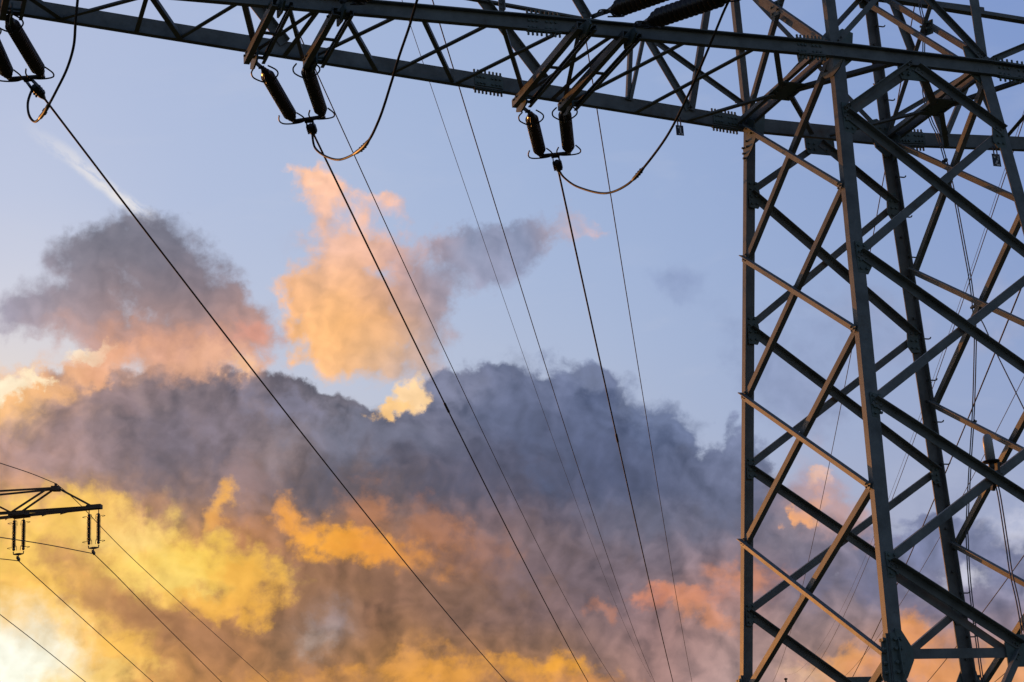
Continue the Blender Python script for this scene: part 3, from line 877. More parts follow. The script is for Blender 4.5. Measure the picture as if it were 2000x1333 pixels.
# plan bracing in the body at crossarm level
for sx in (-1, 1):
    mid = V(sx * 1.0, 0, 0)
    f = 'A' if sx < 0 else 'C'
    h = 'B' if sx < 0 else 'D'
    for dx in (-0.055, 0.055):
        MB().angle(leg_pt(f, 0) + V(dx, -0.05, 0.0), leg_pt(h, 0) + V(dx, 0.05, 0.0), Z, 0.085, X * (1 if dx > 0 else -1), 0.05, 0.010).build('strut', STEEL, tower)
    m = MB().plate([mid + V(-0.16, -0.22, -0.03), mid + V(0.16, -0.22, -0.03), mid + V(0.16, 0.22, -0.03), mid + V(-0.16, 0.22, -0.03)], Z, 0.012)
    m.bolts([mid + V(x, y, -0.036) for x in (-0.11, 0.11) for y in (-0.15, 0, 0.15)], -Z)
    m.build('gusset_plate', PLATE, tower)
    arm_brace(mid + V(-sx * 0.1, -0.08, -0.05), MF + V(sx * 0.12, 0.06, -0.05), 0.085)
    arm_brace(mid + V(-sx * 0.1, 0.08, -0.054), MK + V(sx * 0.12, -0.06, -0.054), 0.055)
    arm_brace(mid + V(sx * 0.1, -0.08, -0.05), chord(sx * 1.65, -1, -0.05), 0.06)
    arm_brace(mid + V(sx * 0.1, 0.08, -0.054), chord(sx * 1.75, 1, -0.054), 0.06)
    # back face of the arm
    M = V(sx * 2.25, 0.94, 0.99)
    for q, w in ((chord(sx * 2.52, 1, 0.08), .045), (chord(sx * 1.75, 1, 0.08), .07), (V(sx * 1.0, 1.02, 0.25), .05)):
        brace(M, q, NB, w, False, True, d=0.04, name='arm_brace')
    brace(chord(sx * 2.55, 1, 0.08), V(sx * 2.42, 0.93, 1.0), NB, 0.06, False, True, d=0.05, name='arm_brace')
    brace(chord(sx * 1.72, 1, 0.08), V(sx * 1.25, 1.0, 1.88), NB, 0.085, False, True, d=0.05, name='arm_brace')
    brace(chord(sx * 3.57, 1, 0.08), V(sx * 4.75, 0.72, 1.62), NB, 0.10, False, True, d=0.06, name='arm_brace')
    brace(chord(sx * 6.64, 1, 0.08), V(sx * 7.5, 0.46, 1.25), NB, 0.10, False, True, d=0.06, name='arm_brace')
# front face of the arm
for x0, x1, z1, w in ((-4.67, -4.67, 1.5, .05), (-3.75, -4.45, 1.5, .075), (-9.0, -8.3, 1.1, .05), (3.75, 4.45, 1.5, .075), (1.05, 2.35, 0.72, .06)):
    brace(chord(x0, -1, 0.08), V(x1, -(1.0 - 0.075 * (abs(x1) - 1)), z1), NF, w, True, True, d=0.05, name='arm_brace')

# cross-beams that carry the strings: two channels each
for xc, yf, yb, z in ((-3.87, -1.05, 0.90, -0.085), (-3.33, -0.98, 0.87, -0.085), (-6.96, -0.72, 0.60, -0.035), (-6.34, -0.68, 0.55, -0.035), (-9.45, -0.5, 0.30, 0.02), (-9.98, -0.45, 0.28, 0.03)):
    m = MB()
    m.channel(V(xc - 0.105, yf, z), V(xc - 0.105, yb, z), Z, 0.085, X, 0.060, 0.010)
    m.channel(V(xc + 0.115, yf, z), V(xc + 0.115, yb - 0.02, z), Z, 0.060, -X, 0.035, 0.010)
    for yy in (yb - 0.10, (yf + yb) / 2, yf + 0.12):
        m.bar(V(xc - 0.10, yy, z), V(xc + 0.11, yy, z), Y, 0.05, Z, 0.012)
    m.build('cross_beam', STEEL, tower)
    for yy, sg in ((yb - 0.03, 1), (yf + 0.05, -1)):
        m = MB()
        m.plate([V(xc, yy - sg * 0.16, z + 0.07), V(xc, yy + sg * 0.12, z + 0.05), V(xc, yy + sg * 0.16, z - 0.03), V(xc, yy + sg * 0.02, z - 0.09), V(xc, yy - sg * 0.16, z - 0.06)], X, 0.02)
        m.bolts([V(xc - 0.12, yy - sg * k, z + 0.02) for k in (0.04, 0.12)], X, 0.013, 0.24)
        m.build('hanger_plate', PLATE, tower)

# splices: web plate with bolt heads, cover strips with long bolts on both flanges
def splice(x0, x1, s):
    dz = -0.03 if s < 0 else 0.03
    a, b = chord(x0, s, dz), chord(x1, s, dz)
    n = Y * s if s < 0 else -Y
    off = n * (0.006 if s < 0 else 0.008)
    u = (b - a)
    m = MB()
    m.plate([a + off + Z * 0.066, b + off + Z * 0.066, b + off - Z * 0.066, a + off - Z * 0.066], Y, 0.010)
    pts = [a + u * t + off * 1.6 + Z * h for t in (0.10, 0.22, 0.34, 0.62, 0.76, 0.90) for h in (-0.036, 0.036)]
    m.bolts(pts, n, 0.014, 0.018)
    for sg in (-1, 1):
        c = Z * sg * 0.093 + Y * s * 0.034
        m.bar(a + c, b + c, Y, 0.05, Z, 0.010)
        m.bolts([a + c + u * t for t in (0.04, 0.17, 0.30, 0.43, 0.58, 0.71, 0.84, 0.97)], Z * sg, 0.012, 0.048)
    m.build('splice_plate', PLATE, tower)
for x0, x1, s in ((-4.46, -4.12, 1), (-1.42, -1.08, 1), (1.12, 1.46, 1), (-4.42, -4.06, -1), (-1.42, -1.10, -1), (1.10, 1.62, -1)):
    splice(x0, x1, s)

# gusset plates at the half-panel nodes of the front and back faces
for k in 'ABCD':
    for i in (1, 3, 5, 7):
        if i == 7 and k in 'AC':
            pass
        s = SY[k]
        big = 1.0 if i < 5 else 0.72
        q = leg_pt(k, LV[i])
        ix = -SX[k]
        off = Y * s * (0.008 if k in 'BD' else -0.024)
        c = q + off
        m = MB()
        lo = [c + V(ix * 0.055, 0, 0.16 * big), c + V(ix * 0.19 * big, 0, 0.13 * big), c + V(ix * 0.215 * big, 0, -0.12 * big), c + V(ix * 0.165 * big, 0, -0.20 * big), c + V(ix * 0.05, 0, -0.19 * big)]
        m.plate(lo, Y, 0.014)
        n = Y * s if k in 'BD' else -Y * s
        m.bolts([c + V(ix * x, 0, z * big) + n * 0.007 for x in (0.085, 0.15) for z in (-0.14, -0.05, 0.04, 0.11)], n, 0.015, 0.02)
        m.build('gusset_plate', PLATE, tower)
# crossarm joints on each leg
for k in 'ABCD':
    s, ix = SY[k], -SX[k]
    q = leg_pt(k, 0)
    n = -Y * s
    m = MB()
    f = q + n * 0.020
    m.plate([f + V(ix * 0.02, 0, 0.16), f + V(ix * 0.17, 0, 0.26), f + V(ix * 0.30, 0, 0.22), f + V(ix * 0.24, 0, -0.12), f + V(ix * 0.10, 0, -0.24), f + V(ix * 0.02, 0, -0.20)], Y, 0.014)
    m.bolts([f + n * 0.007 + V(ix * x, 0, z) for x in (0.07, 0.14, 0.20) for z in (-0.10, 0.14)], n, 0.015, 0.02)
    # side plate, turned into the side face
    e = q + X * ix * 0.016
    m.plate([e + n * 0.04 + Z * 0.16, e + n * 0.17 + Z * 0.02, e + n * 0.24 - Z * 0.05, e + n * 0.22 - Z * 0.13, e + n * 0.03 - Z * 0.30], X, 0.016)
    m.bolts([e + n * y + Z * z - X * ix * 0.008 for y, z in ((0.05, -0.10), (0.05, -0.16), (0.05, -0.22), (0.12, -0.06))], -X * ix, 0.014, 0.018)
    m.build('joint_plate', PLATE, tower)
# bent plates on the left face, catching the low sun
m = MB().plate([V(-1.035, -0.80, -0.20), V(-1.035, -0.90, -0.30), V(-1.035, -1.055, -0.345), V(-1.035, -1.20, -0.315), V(-1.035, -1.29, -0.255), V(-1.035, -1.20, -0.25), V(-1.035, -1.01, -0.262)], X, 0.014)
m.build('bent_plate', PLATE, tower)
m = MB().plate([V(-1.032, 0.885, -0.135), V(-1.032, 0.72, -0.155), V(-1.032, 0.68, -0.255), V(-1.032, 0.833, -0.378), V(-1.032, 1.045, -0.475), V(-1.032, 1.05, -0.30)], X, 0.012)
m.bolts([V(-1.04, y, z) for y, z in ((1.02, -0.30), (1.02, -0.37), (1.02, -0.43), (0.93, -0.25), (0.93, -0.32), (0.80, -0.20), (0.73, -0.22))], -X, 0.013, 0.026)
m.build('bent_plate', PLATE, tower)
# plates at the middle of the chords
for q, s in ((MF, -1), (MK, 1)):
    n = Y * s
    c = q - Z * 0.13 + n * 0.004 * (1 if s < 0 else -1)
    m = MB().plate([c + V(-0.20, 0, 0.05), c + V(0.20, 0, 0.05), c + V(0.20, 0, -0.10), c + V(0.14, 0, -0.15), c + V(-0.17, 0, -0.15), c + V(-0.20, 0, -0.08)], Y, 0.014)
    o = n if s < 0 else -n
    m.bolts([c + o * 0.007 + V(x, 0, z) for x in (-0.15, -0.08, 0.08, 0.15) for z in (-0.09, -0.02)], o, 0.015, 0.022)
    m.build('gusset_plate', PLATE, tower)
for q, s in ((MF4, -1), (MK4, 1)):
    c = q + Y * s * 0.010
    m = MB().plate([c + V(-0.22, 0, 0.17), c + V(0.22, 0, 0.17), c + V(0.22, 0, -0.14), c + V(-0.22, 0, -0.14)], Y, 0.014)
    m.bolts([c + V(x, 0, z) + Y * s * 0.006 for x in (-0.1, 0.1) for z in (-0.05, 0.08)], Y * s, 0.018, 0.022)
    m.build('gusset_plate', PLATE, tower)
MB().plate([V(-1.06, 1.02, 1.86), V(-0.80, 1.02, 1.90), V(-0.86, 1.02, 1.70), V(-1.02, 1.02, 1.66)], Y, 0.014).build('gusset_plate', PLATE, tower)
MB().plate([V(0.76, 1.02, 1.94), V(1.08, 1.02, 1.90), V(1.06, 1.02, 1.72), V(0.80, 1.02, 1.76)], Y, 0.014).build('gusset_plate', PLATE, tower)
MB().plate([V(-0.20, 1.0, 1.10), V(0.16, 1.0, 1.09), V(0.20, 1.0, 0.90), V(-0.18, 1.0, 0.88)], Y, 0.012).build('gusset_plate', PLATE, tower)

# leg splices at the bottom of the picture
for k in 'ABCD':
    ix, iy = -X * SX[k], -Y * SY[k]
    m = MB()
    z0, z1 = ZS + 0.20, ZS - 0.34
    for sx_, nrm, w in ((ix, iy, 0.16), (iy, ix, 0.10)):
        a, b, c, d = leg_pt(k, z0), leg_pt(k, ZS + 0.02), leg_pt(k, ZS - 0.12), leg_pt(k, z1)
        o = -nrm * 0.012
        m.plate([a + o + sx_ * 0.01, a + o + sx_ * (w * 0.62), b + o + sx_ * w, c + o + sx_ * w, d + o + sx_ * (w * 0.8), d + o + sx_ * 0.01], nrm, 0.018)
        m.bolts([leg_pt(k, z) + o * 1.8 + sx_ * (w * t) for z in (z0 - 0.06, z0 - 0.15, ZS - 0.08, ZS - 0.17, ZS - 0.27) for t in (0.3, 0.72)], -nrm, 0.018, 0.03)
        # stiffener ribs standing on the plate
        m.plate([leg_pt(k, z0 - 0.02) + o + sx_ * (w * 0.5), leg_pt(k, z0 - 0.08) - nrm * 0.055 + sx_ * (w * 0.5), leg_pt(k, ZS - 0.20) - nrm * 0.075 + sx_ * (w * 0.55), leg_pt(k, z1) + o + sx_ * (w * 0.55)], sx_, 0.012)
    # wing plate that takes the horizontal
    c = leg_pt(k, ZS) - iy * 0.004
    m.plate([c + ix * 0.08 + Z * 0.24, c + ix * 0.15 + Z * 0.22, c + ix * 0.25 + Z * 0.05, c + ix * 0.25 - Z * 0.06, c + ix * 0.16 - Z * 0.22, c + ix * 0.08 - Z * 0.30], Y, 0.014)
    m.build('leg_splice', PLATE, tower)

# step bolts on the back right leg, alternating between the two flanges
_proto = None
for i in range(17):
    for j in (0, 1):
        z = 1.52 - 0.500 * i - 0.250 * j
        q = leg_pt('C', z)
        if j:
            base, d = q + V(-0.07, -0.01, 0), V(0, 1, 0)
        else:
            base, d = q + V(0.004, -0.045, 0), V(1, 0, 0)
        m = MB()
        m.tube([base - d * 0.03, base + d * 0.075, base + d * 0.095 + Z * 0.006, base + d * 0.108 + Z * 0.024], 0.0085, 6)
        m.tube([base - d * 0.034, base - d * 0.014], 0.016, 6, False)
        m.build('step_bolt', BOLT, tower)

# upper crossarm, above the picture: it carries the higher lines
UZ = 5.95
for s in (-1, 1):
    MB().channel(V(-9.4, s * 0.35, UZ), V(0, s * 1.03, UZ), Z, 0.16, Y * s, 0.06).build('crossarm_chord', STEEL, tower)
    MB().channel(V(0, s * 1.03, UZ), V(9.4, s * 0.35, UZ), Z, 0.16, Y * s, 0.06).build('crossarm_chord', STEEL, tower)
for sx in (-1, 1):
    MB().angle(V(sx * 6.95, 0.55, UZ), V(sx * 6.95, 0.55, 8.05), -X * sx, 0.09, -Y, 0.09).build('peak', STEEL, tower)

# ---------------------------------------------------------------- insulator strings
PT, PB, PY, PC, PR = None, None, None, None, None
def fold(c, pts, u, w, n, r=0.0085):
    """arcing horn: pts are (across, along, towards the viewer side) around c"""
    return MB().tube(spline([c + u * x + w * y + n * z for x, y, z in pts], 6), r, 7)

def rod(root, top, bot, side, nrm, rr=0.076, sheds=25):
    w = (bot - top).normalized()
    L = (bot - top).length
    s = (side - w * side.dot(w)).normalized()
    n = w.cross(s)
    if n.dot(nrm) < 0:
        n = -n
    prof = [(0.0, 0.0), (0.0, 0.030), (0.05, 0.040), (0.075, 0.052), (0.09, 0.030)]
    a, b = 0.10, L - 0.10
    for i in range(sheds):
        t0 = a + (b - a) * i / sheds
        st = (b - a) / sheds
        k = rr if 0 < i < sheds - 1 else rr * 0.8
        prof += [(t0, 0.040), (t0 + st * 0.40, k), (t0 + st * 0.52, k), (t0 + st * 0.62, 0.046)]
    prof += [(L - 0.09, 0.030), (L - 0.075, 0.052), (L - 0.05, 0.040), (L, 0.030), (L, 0.0)]
    r = MB().lathe(top, w, prof, 20).build('rod_insulator', GLAZE, root)
    fold(top, [(-0.085, -0.085, 0.02), (-0.135, 0.0, 0.03), (-0.120, 0.085, 0.05), (0.0, 0.130, 0.085), (0.120, 0.085, 0.05), (0.140, 0.0, 0.03), (0.075, -0.105, 0.02)], s, w, n).build('arcing_horn', IRON, r)
    MB().tube([top + w * 0.02 + n * 0.02, top + w * 0.06 + n * 0.07, top + w * 0.135 + n * 0.095], 0.013, 6).build('horn_bracket', IRON, r)
    fold(bot, [(-0.115, -0.18, 0.02), (-0.14, -0.09, 0.03), (-0.115, 0.0, 0.03), (0.0, 0.045, 0.02), (0.115, 0.0, 0.03), (0.14, -0.09, 0.03), (0.09, -0.20, 0.02)], s, w, n).build('arcing_horn', IRON, r)
    return r

def string(label, top_l, top_r, hang_l, hang_r, bot_l, bot_r, clamp, rr=0.076, sheds=25):
    root = thing('insulator_string', (hang_l + hang_r) / 2, label, 'insulator', 'twin insulator strings of the crossarm')
    side = (top_r - top_l).normalized()
    ax = ((bot_l + bot_r) / 2 - (top_l + top_r) / 2).normalized()
    nrm = -Z
    for h, t, b in ((hang_l, top_l, bot_l), (hang_r, top_r, bot_r)):
        m = MB()
        d = (t - h).normalized()
        m.bar(h, t, side, 0.016, d.cross(side), 0.045)
        m.bolts([h + d * 0.02 - side * 0.03, h + (t - h) * 0.75 - side * 0.03], side, 0.016, 0.06)
        m.build('shackle', IRON, root)
        rod(root, t, b, side, nrm, rr, sheds)
    yk = MB()
    e = (bot_r - bot_l).normalized()
    c = (bot_l + bot_r) / 2
    yk.bar(bot_l - e * 0.02 + ax * 0.03, bot_r + e * 0.02 + ax * 0.03, ax, 0.055, ax.cross(e), 0.022)
    yk.bolts([bot_l + ax * 0.03 - ax.cross(e) * 0.02, bot_r + ax * 0.03 - ax.cross(e) * 0.02], ax.cross(e), 0.016, 0.04)
    yk.build('yoke_plate', IRON, root)
    d = (clamp - c).normalized()
    L = (clamp - c).length
    s2 = (e - d * e.dot(d)).normalized()
    lk = MB()
    p0, p1 = c + d * 0.03, c + d * (L * 0.62)
    lk.bar(p0 - s2 * 0.03, p1 - s2 * 0.045, s2, 0.012, d.cross(s2), 0.04)
    lk.bar(p0 + s2 * 0.03, p1 + s2 * 0.045, s2, 0.012, d.cross(s2), 0.04)
    lk.bar(p0 - s2 * 0.05 + d * 0.04, p0 + s2 * 0.05 + d * 0.04, d, 0.03, d.cross(s2), 0.03)
    lk.build('link', IRON, root)
    cb = MB()
    cb.tube([c + d * (L * 0.45), c + d * (L * 0.55), c + d * (L * 0.85), c + d * (L * 1.02)], [0.030, 0.046, 0.040, 0.018], 8)
    cb.bar(c + d * (L * 0.5), c + d * (L * 0.8), s2, 0.11, d.cross(s2), 0.03)
    cb.bolts([c + d * (L * t) - d.cross(s2) * 0.03 + s2 * q for t in (0.55, 0.66, 0.77) for q in (-0.04, 0.04)], d.cross(s2), 0.012, 0.07)
    cb.build('dead_end_clamp', IRON, root)
    return root

string('dark twin insulator string hanging nearest the lattice tower, left of the loop beside plate 1', V(-3.677, 1.099, -0.08), V(-3.344, 0.90, -0.08), V(-3.87, 0.93, -0.07), V(-3.345, 0.85, -0.07),
       V(-3.19, 2.06, -0.14), V(-2.892, 1.903, -0.14), V(-2.834, 2.375, -0.19))
string('dark twin insulator string hanging under the middle of the crossarm, sunlit on one edge', V(-6.813, 0.771, -0.03), V(-6.407, 0.577, -0.03), V(-6.95, 0.62, -0.02), V(-6.35, 0.53, -0.02),
       V(-6.241, 1.829, -0.09), V(-5.954, 1.639, -0.09), V(-5.955, 2.05, -0.14))
string('dark twin insulator string in the top left corner, cut by the photo edge', V(-9.665, 0.521, 0.02), V(-9.473, 0.308, 0.02), V(-9.96, 0.30, 0.03), V(-9.45, 0.25, 0.03),
       V(-9.345, 1.533, -0.04), V(-9.026, 1.397, -0.04), V(-8.955, 1.849, -0.09))
# strings on the near side of the arm, pulling the other way
def near(label, xl, xr, yf, z, dirx=0.40):
    d = V(dirx, -1.0, -0.16).normalized()
    hl, hr = V(xl, yf - 0.02, z), V(xr, yf + 0.06, z)
    return string(label, hl + d * 0.26, hr + d * 0.16, hl, hr, hl + d * 1.42, hr + d * 1.36, (hl + hr) / 2 + d * 1.85, 0.102, 15)
near('ribbed black insulator string above the crossarm, reaching to the top edge beside the tower', -3.80, -3.28, -1.02, 0.035)
near('black insulator string at the top edge above the middle hanging pair, mostly out of view', -6.98, -6.36, -0.76, 0.06)

# ---------------------------------------------------------------- cables
def sag(o, az, a, b, s):
    return o + V(math.sin(R(az)) * s, math.cos(R(az)) * s, a * s + b * s * s)

def line(name, label, o, az, a, b, s0, s1, r, cat='power line', group='overhead lines', mat=None, joint=None):
    pts = []
    n = 70
    for i in range(n + 1):
        t = s0 + (s1 - s0) * (i / n) ** 1.7
        pts.append(sag(o, az, a, b, t))
    m = MB().tube(pts, r, 8)
    if joint:
        for j in joint:
            q = [sag(o, az, a, b, j + k) for k in (-0.25, -0.22, 0.22, 0.25)]
            m.tube(q, [r, r * 1.7, r * 1.7, r], 8)
    root = m.build(name, mat or CABLE)
    # put the origin where the line leaves its clamp
    off = pts[0]
    for v in root.data.vertices:
        v.co -= off
    root.location = off
    return tag(root, label, cat, group)

AZL = 26.65
line('power_line', 'thick dark line running from the top left insulators down to the bottom centre', V(-8.955, 1.849, -0.09), AZL, -0.0639, 0.0005, -0.02, 130, 0.0125)
line('power_line', 'thick dark line leaving the middle hanging insulators, over the orange cloud', V(-5.945, 2.07, -0.14), AZL, -0.068, 0.0005, -0.02, 130, 0.0125, joint=(9.9,))
line('power_line', 'thick dark line leaving the insulators nearest the lattice tower', V(-2.83, 2.40, -0.19), AZL, -0.064, 0.0005, -0.02, 130, 0.0125, joint=(11.0,))
line('power_line', 'thinner line running close beside the one from the middle hanging insulators', V(-8.55, 0.9, 5.8), 26.6, -0.070, 0.0005, 0, 150, 0.0105)
line('power_line', 'thin line between the middle and the right thick lines, crossing the grey cloud tail', V(-6.0, 0.9, 5.8), 26.6, -0.068, 0.0005, 0, 150, 0.0105)
line('power_line', 'thin line passing behind the loop of cable nearest the tower', V(-3.4, 0.9, 5.8), 26.6, -0.072, 0.0005, 0, 150, 0.0105)
line('ground_wire', 'hair-thin wire, the faintest line left of the tower', V(-7.15, 0.9, 8.0), 26.6, -0.069, 0.0005, 0, 170, 0.0062, 'wire')
line('power_line', 'thin line seen through the left half of the tower, behind its near leg', V(2.8, 0.9, 5.8), 26.6, -0.060, 0.0005, 0, 150, 0.0105)
line('power_line', 'thin line crossing behind the back leg with step bolts, second from the near leg', V(5.65, 0.9, 5.8), 26.6, -0.058, 0.0005, 0, 150, 0.0105)
line('power_line', 'thin line passing just behind the small antenna on the tower', V(8.45, 0.9, 5.8), 26.6, -0.059, 0.0005, 0, 150, 0.0105)
line('ground_wire', 'hair-thin wire inside the tower leading down to the tiny distant mast', V(6.7, 0.9, 8.0), 26.6, -0.060, 0.0005, 0, 172, 0.0062, 'wire')
line('power_line', 'reddish line dropping behind the step-bolt leg toward the leg splice', V(3.60, 0.9, 0.0), 26.6, -0.056, 0.0005, 0.0, 130, 0.0125)
line('power_line', 'reddish line crossing under the tower horizontal at the lower right', V(6.85, 0.9, 0.0), 26.6, -0.059, 0.0005, 0.0, 130, 0.0125)
line('power_line', 'reddish line in the bottom right corner', V(10.05, 0.9, 0.0), 26.6, -0.057, 0.0005, 0.0, 130, 0.0125)

def jumper(label, pts, sleeve, r=0.0135):
    sp = spline(pts, 8)
    o = MB().tube(sp, r, 8).build('jumper_cable', CABLE)
    off = sp[0].copy()
    for v in o.data.vertices:
        v.co -= off
    o.location = off
    tag(o, label, 'cable', 'jumper loops under the crossarm')
    a, b = sleeve
    seg = sp[a:b]
    k = len(seg)
    rad = [r * 1.1] + [r * 1.6] * (k - 2) + [r * 1.1]
    m = MB().tube(seg, rad, 8)
    q = seg[k // 2]
    m.bolts([q + (seg[k // 2 + 1] - q) * t for t in (-0.6, 0.2, 1.0)], V(0.5, 0.2, -0.8), 0.010, 0.028, True)
    m.build('sleeve', IRON, o)

jumper('cable loop hanging nearest the lattice tower, rising past plate 1', [(-2.838, 2.36, -0.19), (-2.82, 2.25, -0.33), (-2.80, 1.91, -0.58), (-2.80, 1.20, -0.94), (-2.80, 0.64, -1.08), (-2.80, 0.19, -1.08), (-2.80, -0.47, -0.98), (-2.80, -0.95, -0.81), (-2.80, -1.35, -0.62), (-2.80, -1.69, -0.44), (-2.80, -2.14, -0.21), (-2.79, -2.55, -0.15)], (36, 42))
jumper('cable loop hanging from the middle of the crossarm, crossing the thin line', [(-5.98, 2.02, -0.14), (-5.955, 2.0, -0.33), (-5.93, 1.57, -0.62), (-5.93, 0.95, -0.90), (-5.93, 0.12, -1.10), (-5.93, -0.41, -1.05), (-5.93, -0.89, -0.85), (-5.93, -1.17, -0.71), (-5.93, -1.53, -0.57), (-5.93, -1.80, -0.43), (-5.93, -2.3, -0.15)], (28, 35))
jumper('teardrop cable loop in the top left corner beside the insulators', [(-9.07, 1.70, -0.07), (-9.10, 1.66, -0.10), (-9.15, 1.54, -0.30), (-9.15, 1.39, -0.51), (-9.10, 1.28, -0.63), (-9.06, 0.97, -0.69), (-9.03, 0.68, -0.71), (-8.99, 0.37, -0.69), (-8.93, 0.02, -0.61), (-8.90, -0.24, -0.49), (-8.91, -0.45, -0.35), (-8.91, -0.59, -0.18), (-8.91, -0.8, 0.05)], (37, 50))

# twin feeder cables clipped to the right face of the tower
def run(name, label, pts, r, gap, cat='cable', group=None):
    pts = [Vector(q) for q in pts]
    root = thing(name, pts[-1], label, cat, group)
    for s in (-1, 1):
        MB().tube(spline([q + Y * s * gap / 2 for q in pts], 5), r, 6).build('strand', FEEDER, root)
    return root
FEED = [(1.0, 0.063, 2.4), (1.0, 0.063, 1.34), (1.0, 0.05, 1.05), (1.0, 0.20, 0.432), (1.0, 0.23, 0.207), (1.03, 0.209, -0.098), (1.05, 0.138, -0.33), (1.085, 0.098, -0.706), (1.12, 0.082, -1.113), (1.17, 0.102, -1.763),
        (1.20, 0.122, -2.20), (1.235, 0.208, -2.651), (1.26, 0.324, -2.98), (1.31, 0.575, -3.575), (1.35, 0.824, -4.109), (1.395, 1.087, -4.692), (1.41, 1.163, -4.921), (1.46, 1.307, -5.566), (1.53, 1.40, -7.0), (1.75, 1.65, GROUND)]
rf = run('feeder_cable', 'pair of thin blue-grey cables snaking down inside the right face of the tower', FEED, 0.0068, 0.040)
m = MB()
for q in ((1.06, 0.10, -0.66), (1.215, 0.15, -2.42), (1.315, 0.60, -3.66)):
    c = Vector(q)
    m.bar(c - Y * 0.05, c + Y * 0.05, Z, 0.025, X, 0.03)
    m.bolts([c + Y * k for k in (-0.03, 0.03)], Z, 0.008, 0.025, True)
m.build('clip', BOLT, rf)
o = MB().tube(spline([(1.22, 0.15, -2.48), (1.24, 0.055, -2.651), (1.27, -0.074, -3.05), (1.33, -0.342, -3.78), (1.42, -0.75, -4.9)], 5), 0.0068, 6).build('branch_cable', FEEDER)
tag(o, 'single thin cable branching off to the right above the antenna', 'cable')

# small cylindrical antenna on the crossing of the front bracing
ant = thing('antenna', (0.03, -1.36, -4.86), 'small grey dome-topped antenna on a bracket at a bracing crossing', 'antenna')
b0, ax = V(0.045, -1.375, -4.63), V(-0.01, 0.02, 1.0).normalized()
MB().lathe(b0, ax, [(0.0, 0.0), (0.0, 0.050), (0.20, 0.050), (0.235, 0.046), (0.262, 0.036), (0.278, 0.019), (0.283, 0.0)], 22).build('radome', GREY, ant)
MB().lathe(b0 - ax * 0.012, ax, [(0.0, 0.0), (-0.0, 0.088), (0.012, 0.088), (0.012, 0.0)], 22).build('flange', IRON, ant)
MB().lathe(b0 - ax * 0.13, ax, [(0.0, 0.0), (0.0, 0.022), (0.045, 0.022), (0.05, 0.030), (0.118, 0.030), (0.118, 0.0)], 12).build('neck', IRON, ant)
m = MB()
m.bar(b0 + V(0.02, 0, -0.01), b0 + V(0.13, 0.01, -0.02), Y, 0.05, Z, 0.014)
m.bar(b0 + V(0.07, 0, -0.02), b0 + V(0.055, 0.0, -0.26), Y, 0.05, X, 0.03)
m.bar(b0 + V(-0.06, 0, -0.145), b0 + V(0.10, 0, -0.135), Y, 0.06, Z, 0.014)
m.bar(b0 + V(-0.05, 0, -0.165), b0 + V(0.10, 0, -0.155), Y, 0.05, Z, 0.012)
m.bar(b0 + V(0.02, 0, -0.15), b0 + V(-0.01, 0.02, -0.30), Y, 0.035, X, 0.035)
m.build('bracket', IRON, ant)
run('antenna_cable', 'pair of dark cables running down from below the antenna to the right edge', [(0.05, -1.375, -4.80), (0.067, -1.40, -4.957), (0.049, -1.44, -5.51), (0.035, -1.462, -5.789), (0.05, -1.49, -6.197), (0.05, -1.50, -7.2)], 0.007, 0.040)

# ---------------------------------------------------------------- circuit number plates
def digit_strokes(d):
    if d == '1':
        return [[(0.30, 0.74), (0.56, 0.88), (0.56, 0.12)], [(0.34, 0.12), (0.78, 0.12)]]
    return [[(0.26, 0.70), (0.32, 0.84), (0.50, 0.90), (0.68, 0.84), (0.74, 0.68), (0.64, 0.50), (0.26, 0.12), (0.76, 0.12)]]

def number_plate(digit, label, c, ux, w, h):
    root = thing('number_plate', c, label, 'sign')
    n = ux.cross(Z).normalized()            # the side with the digit
    p = MB()
    p.plate([c - ux * w / 2 - Z * h / 2, c + ux * w / 2 - Z * h / 2, c + ux * w / 2 + Z * h / 2, c - ux * w / 2 + Z * h / 2], n, 0.006)
    p.bar(c + Z * h / 2 - ux * w * 0.2, c + Z * (h / 2 + 0.10) - ux * w * 0.2, ux, 0.012, n, 0.012)
    p.bar(c + Z * h / 2 + ux * w * 0.2, c + Z * (h / 2 + 0.10) + ux * w * 0.2, ux, 0.012, n, 0.012)
    p.build('plate', BLUE, root)
    m = MB()
    k = 0.14 * h
    for st in digit_strokes(digit):
        pts = [c + ux * (x - 0.5) * w + Z * (y - 0.5) * h + n * 0.0055 for x, y in st]
        for a, b in zip(pts, pts[1:]):
            e = (b - a).normalized() * k * 0.3
            m.bar(a - e, b + e, e.cross(n), k, n, 0.003)
    m.build('digit', WHITE, root)

number_plate('1', 'small number plate reading 1 hanging under the crossarm left of the tower', V(-1.915, 0.905, -0.205), X, 0.095, 0.125)
number_plate('2', 'small number plate reading 2 hanging under the crossarm right of the tower', V(2.355, 0.84, -0.225), X, 0.115, 0.165)

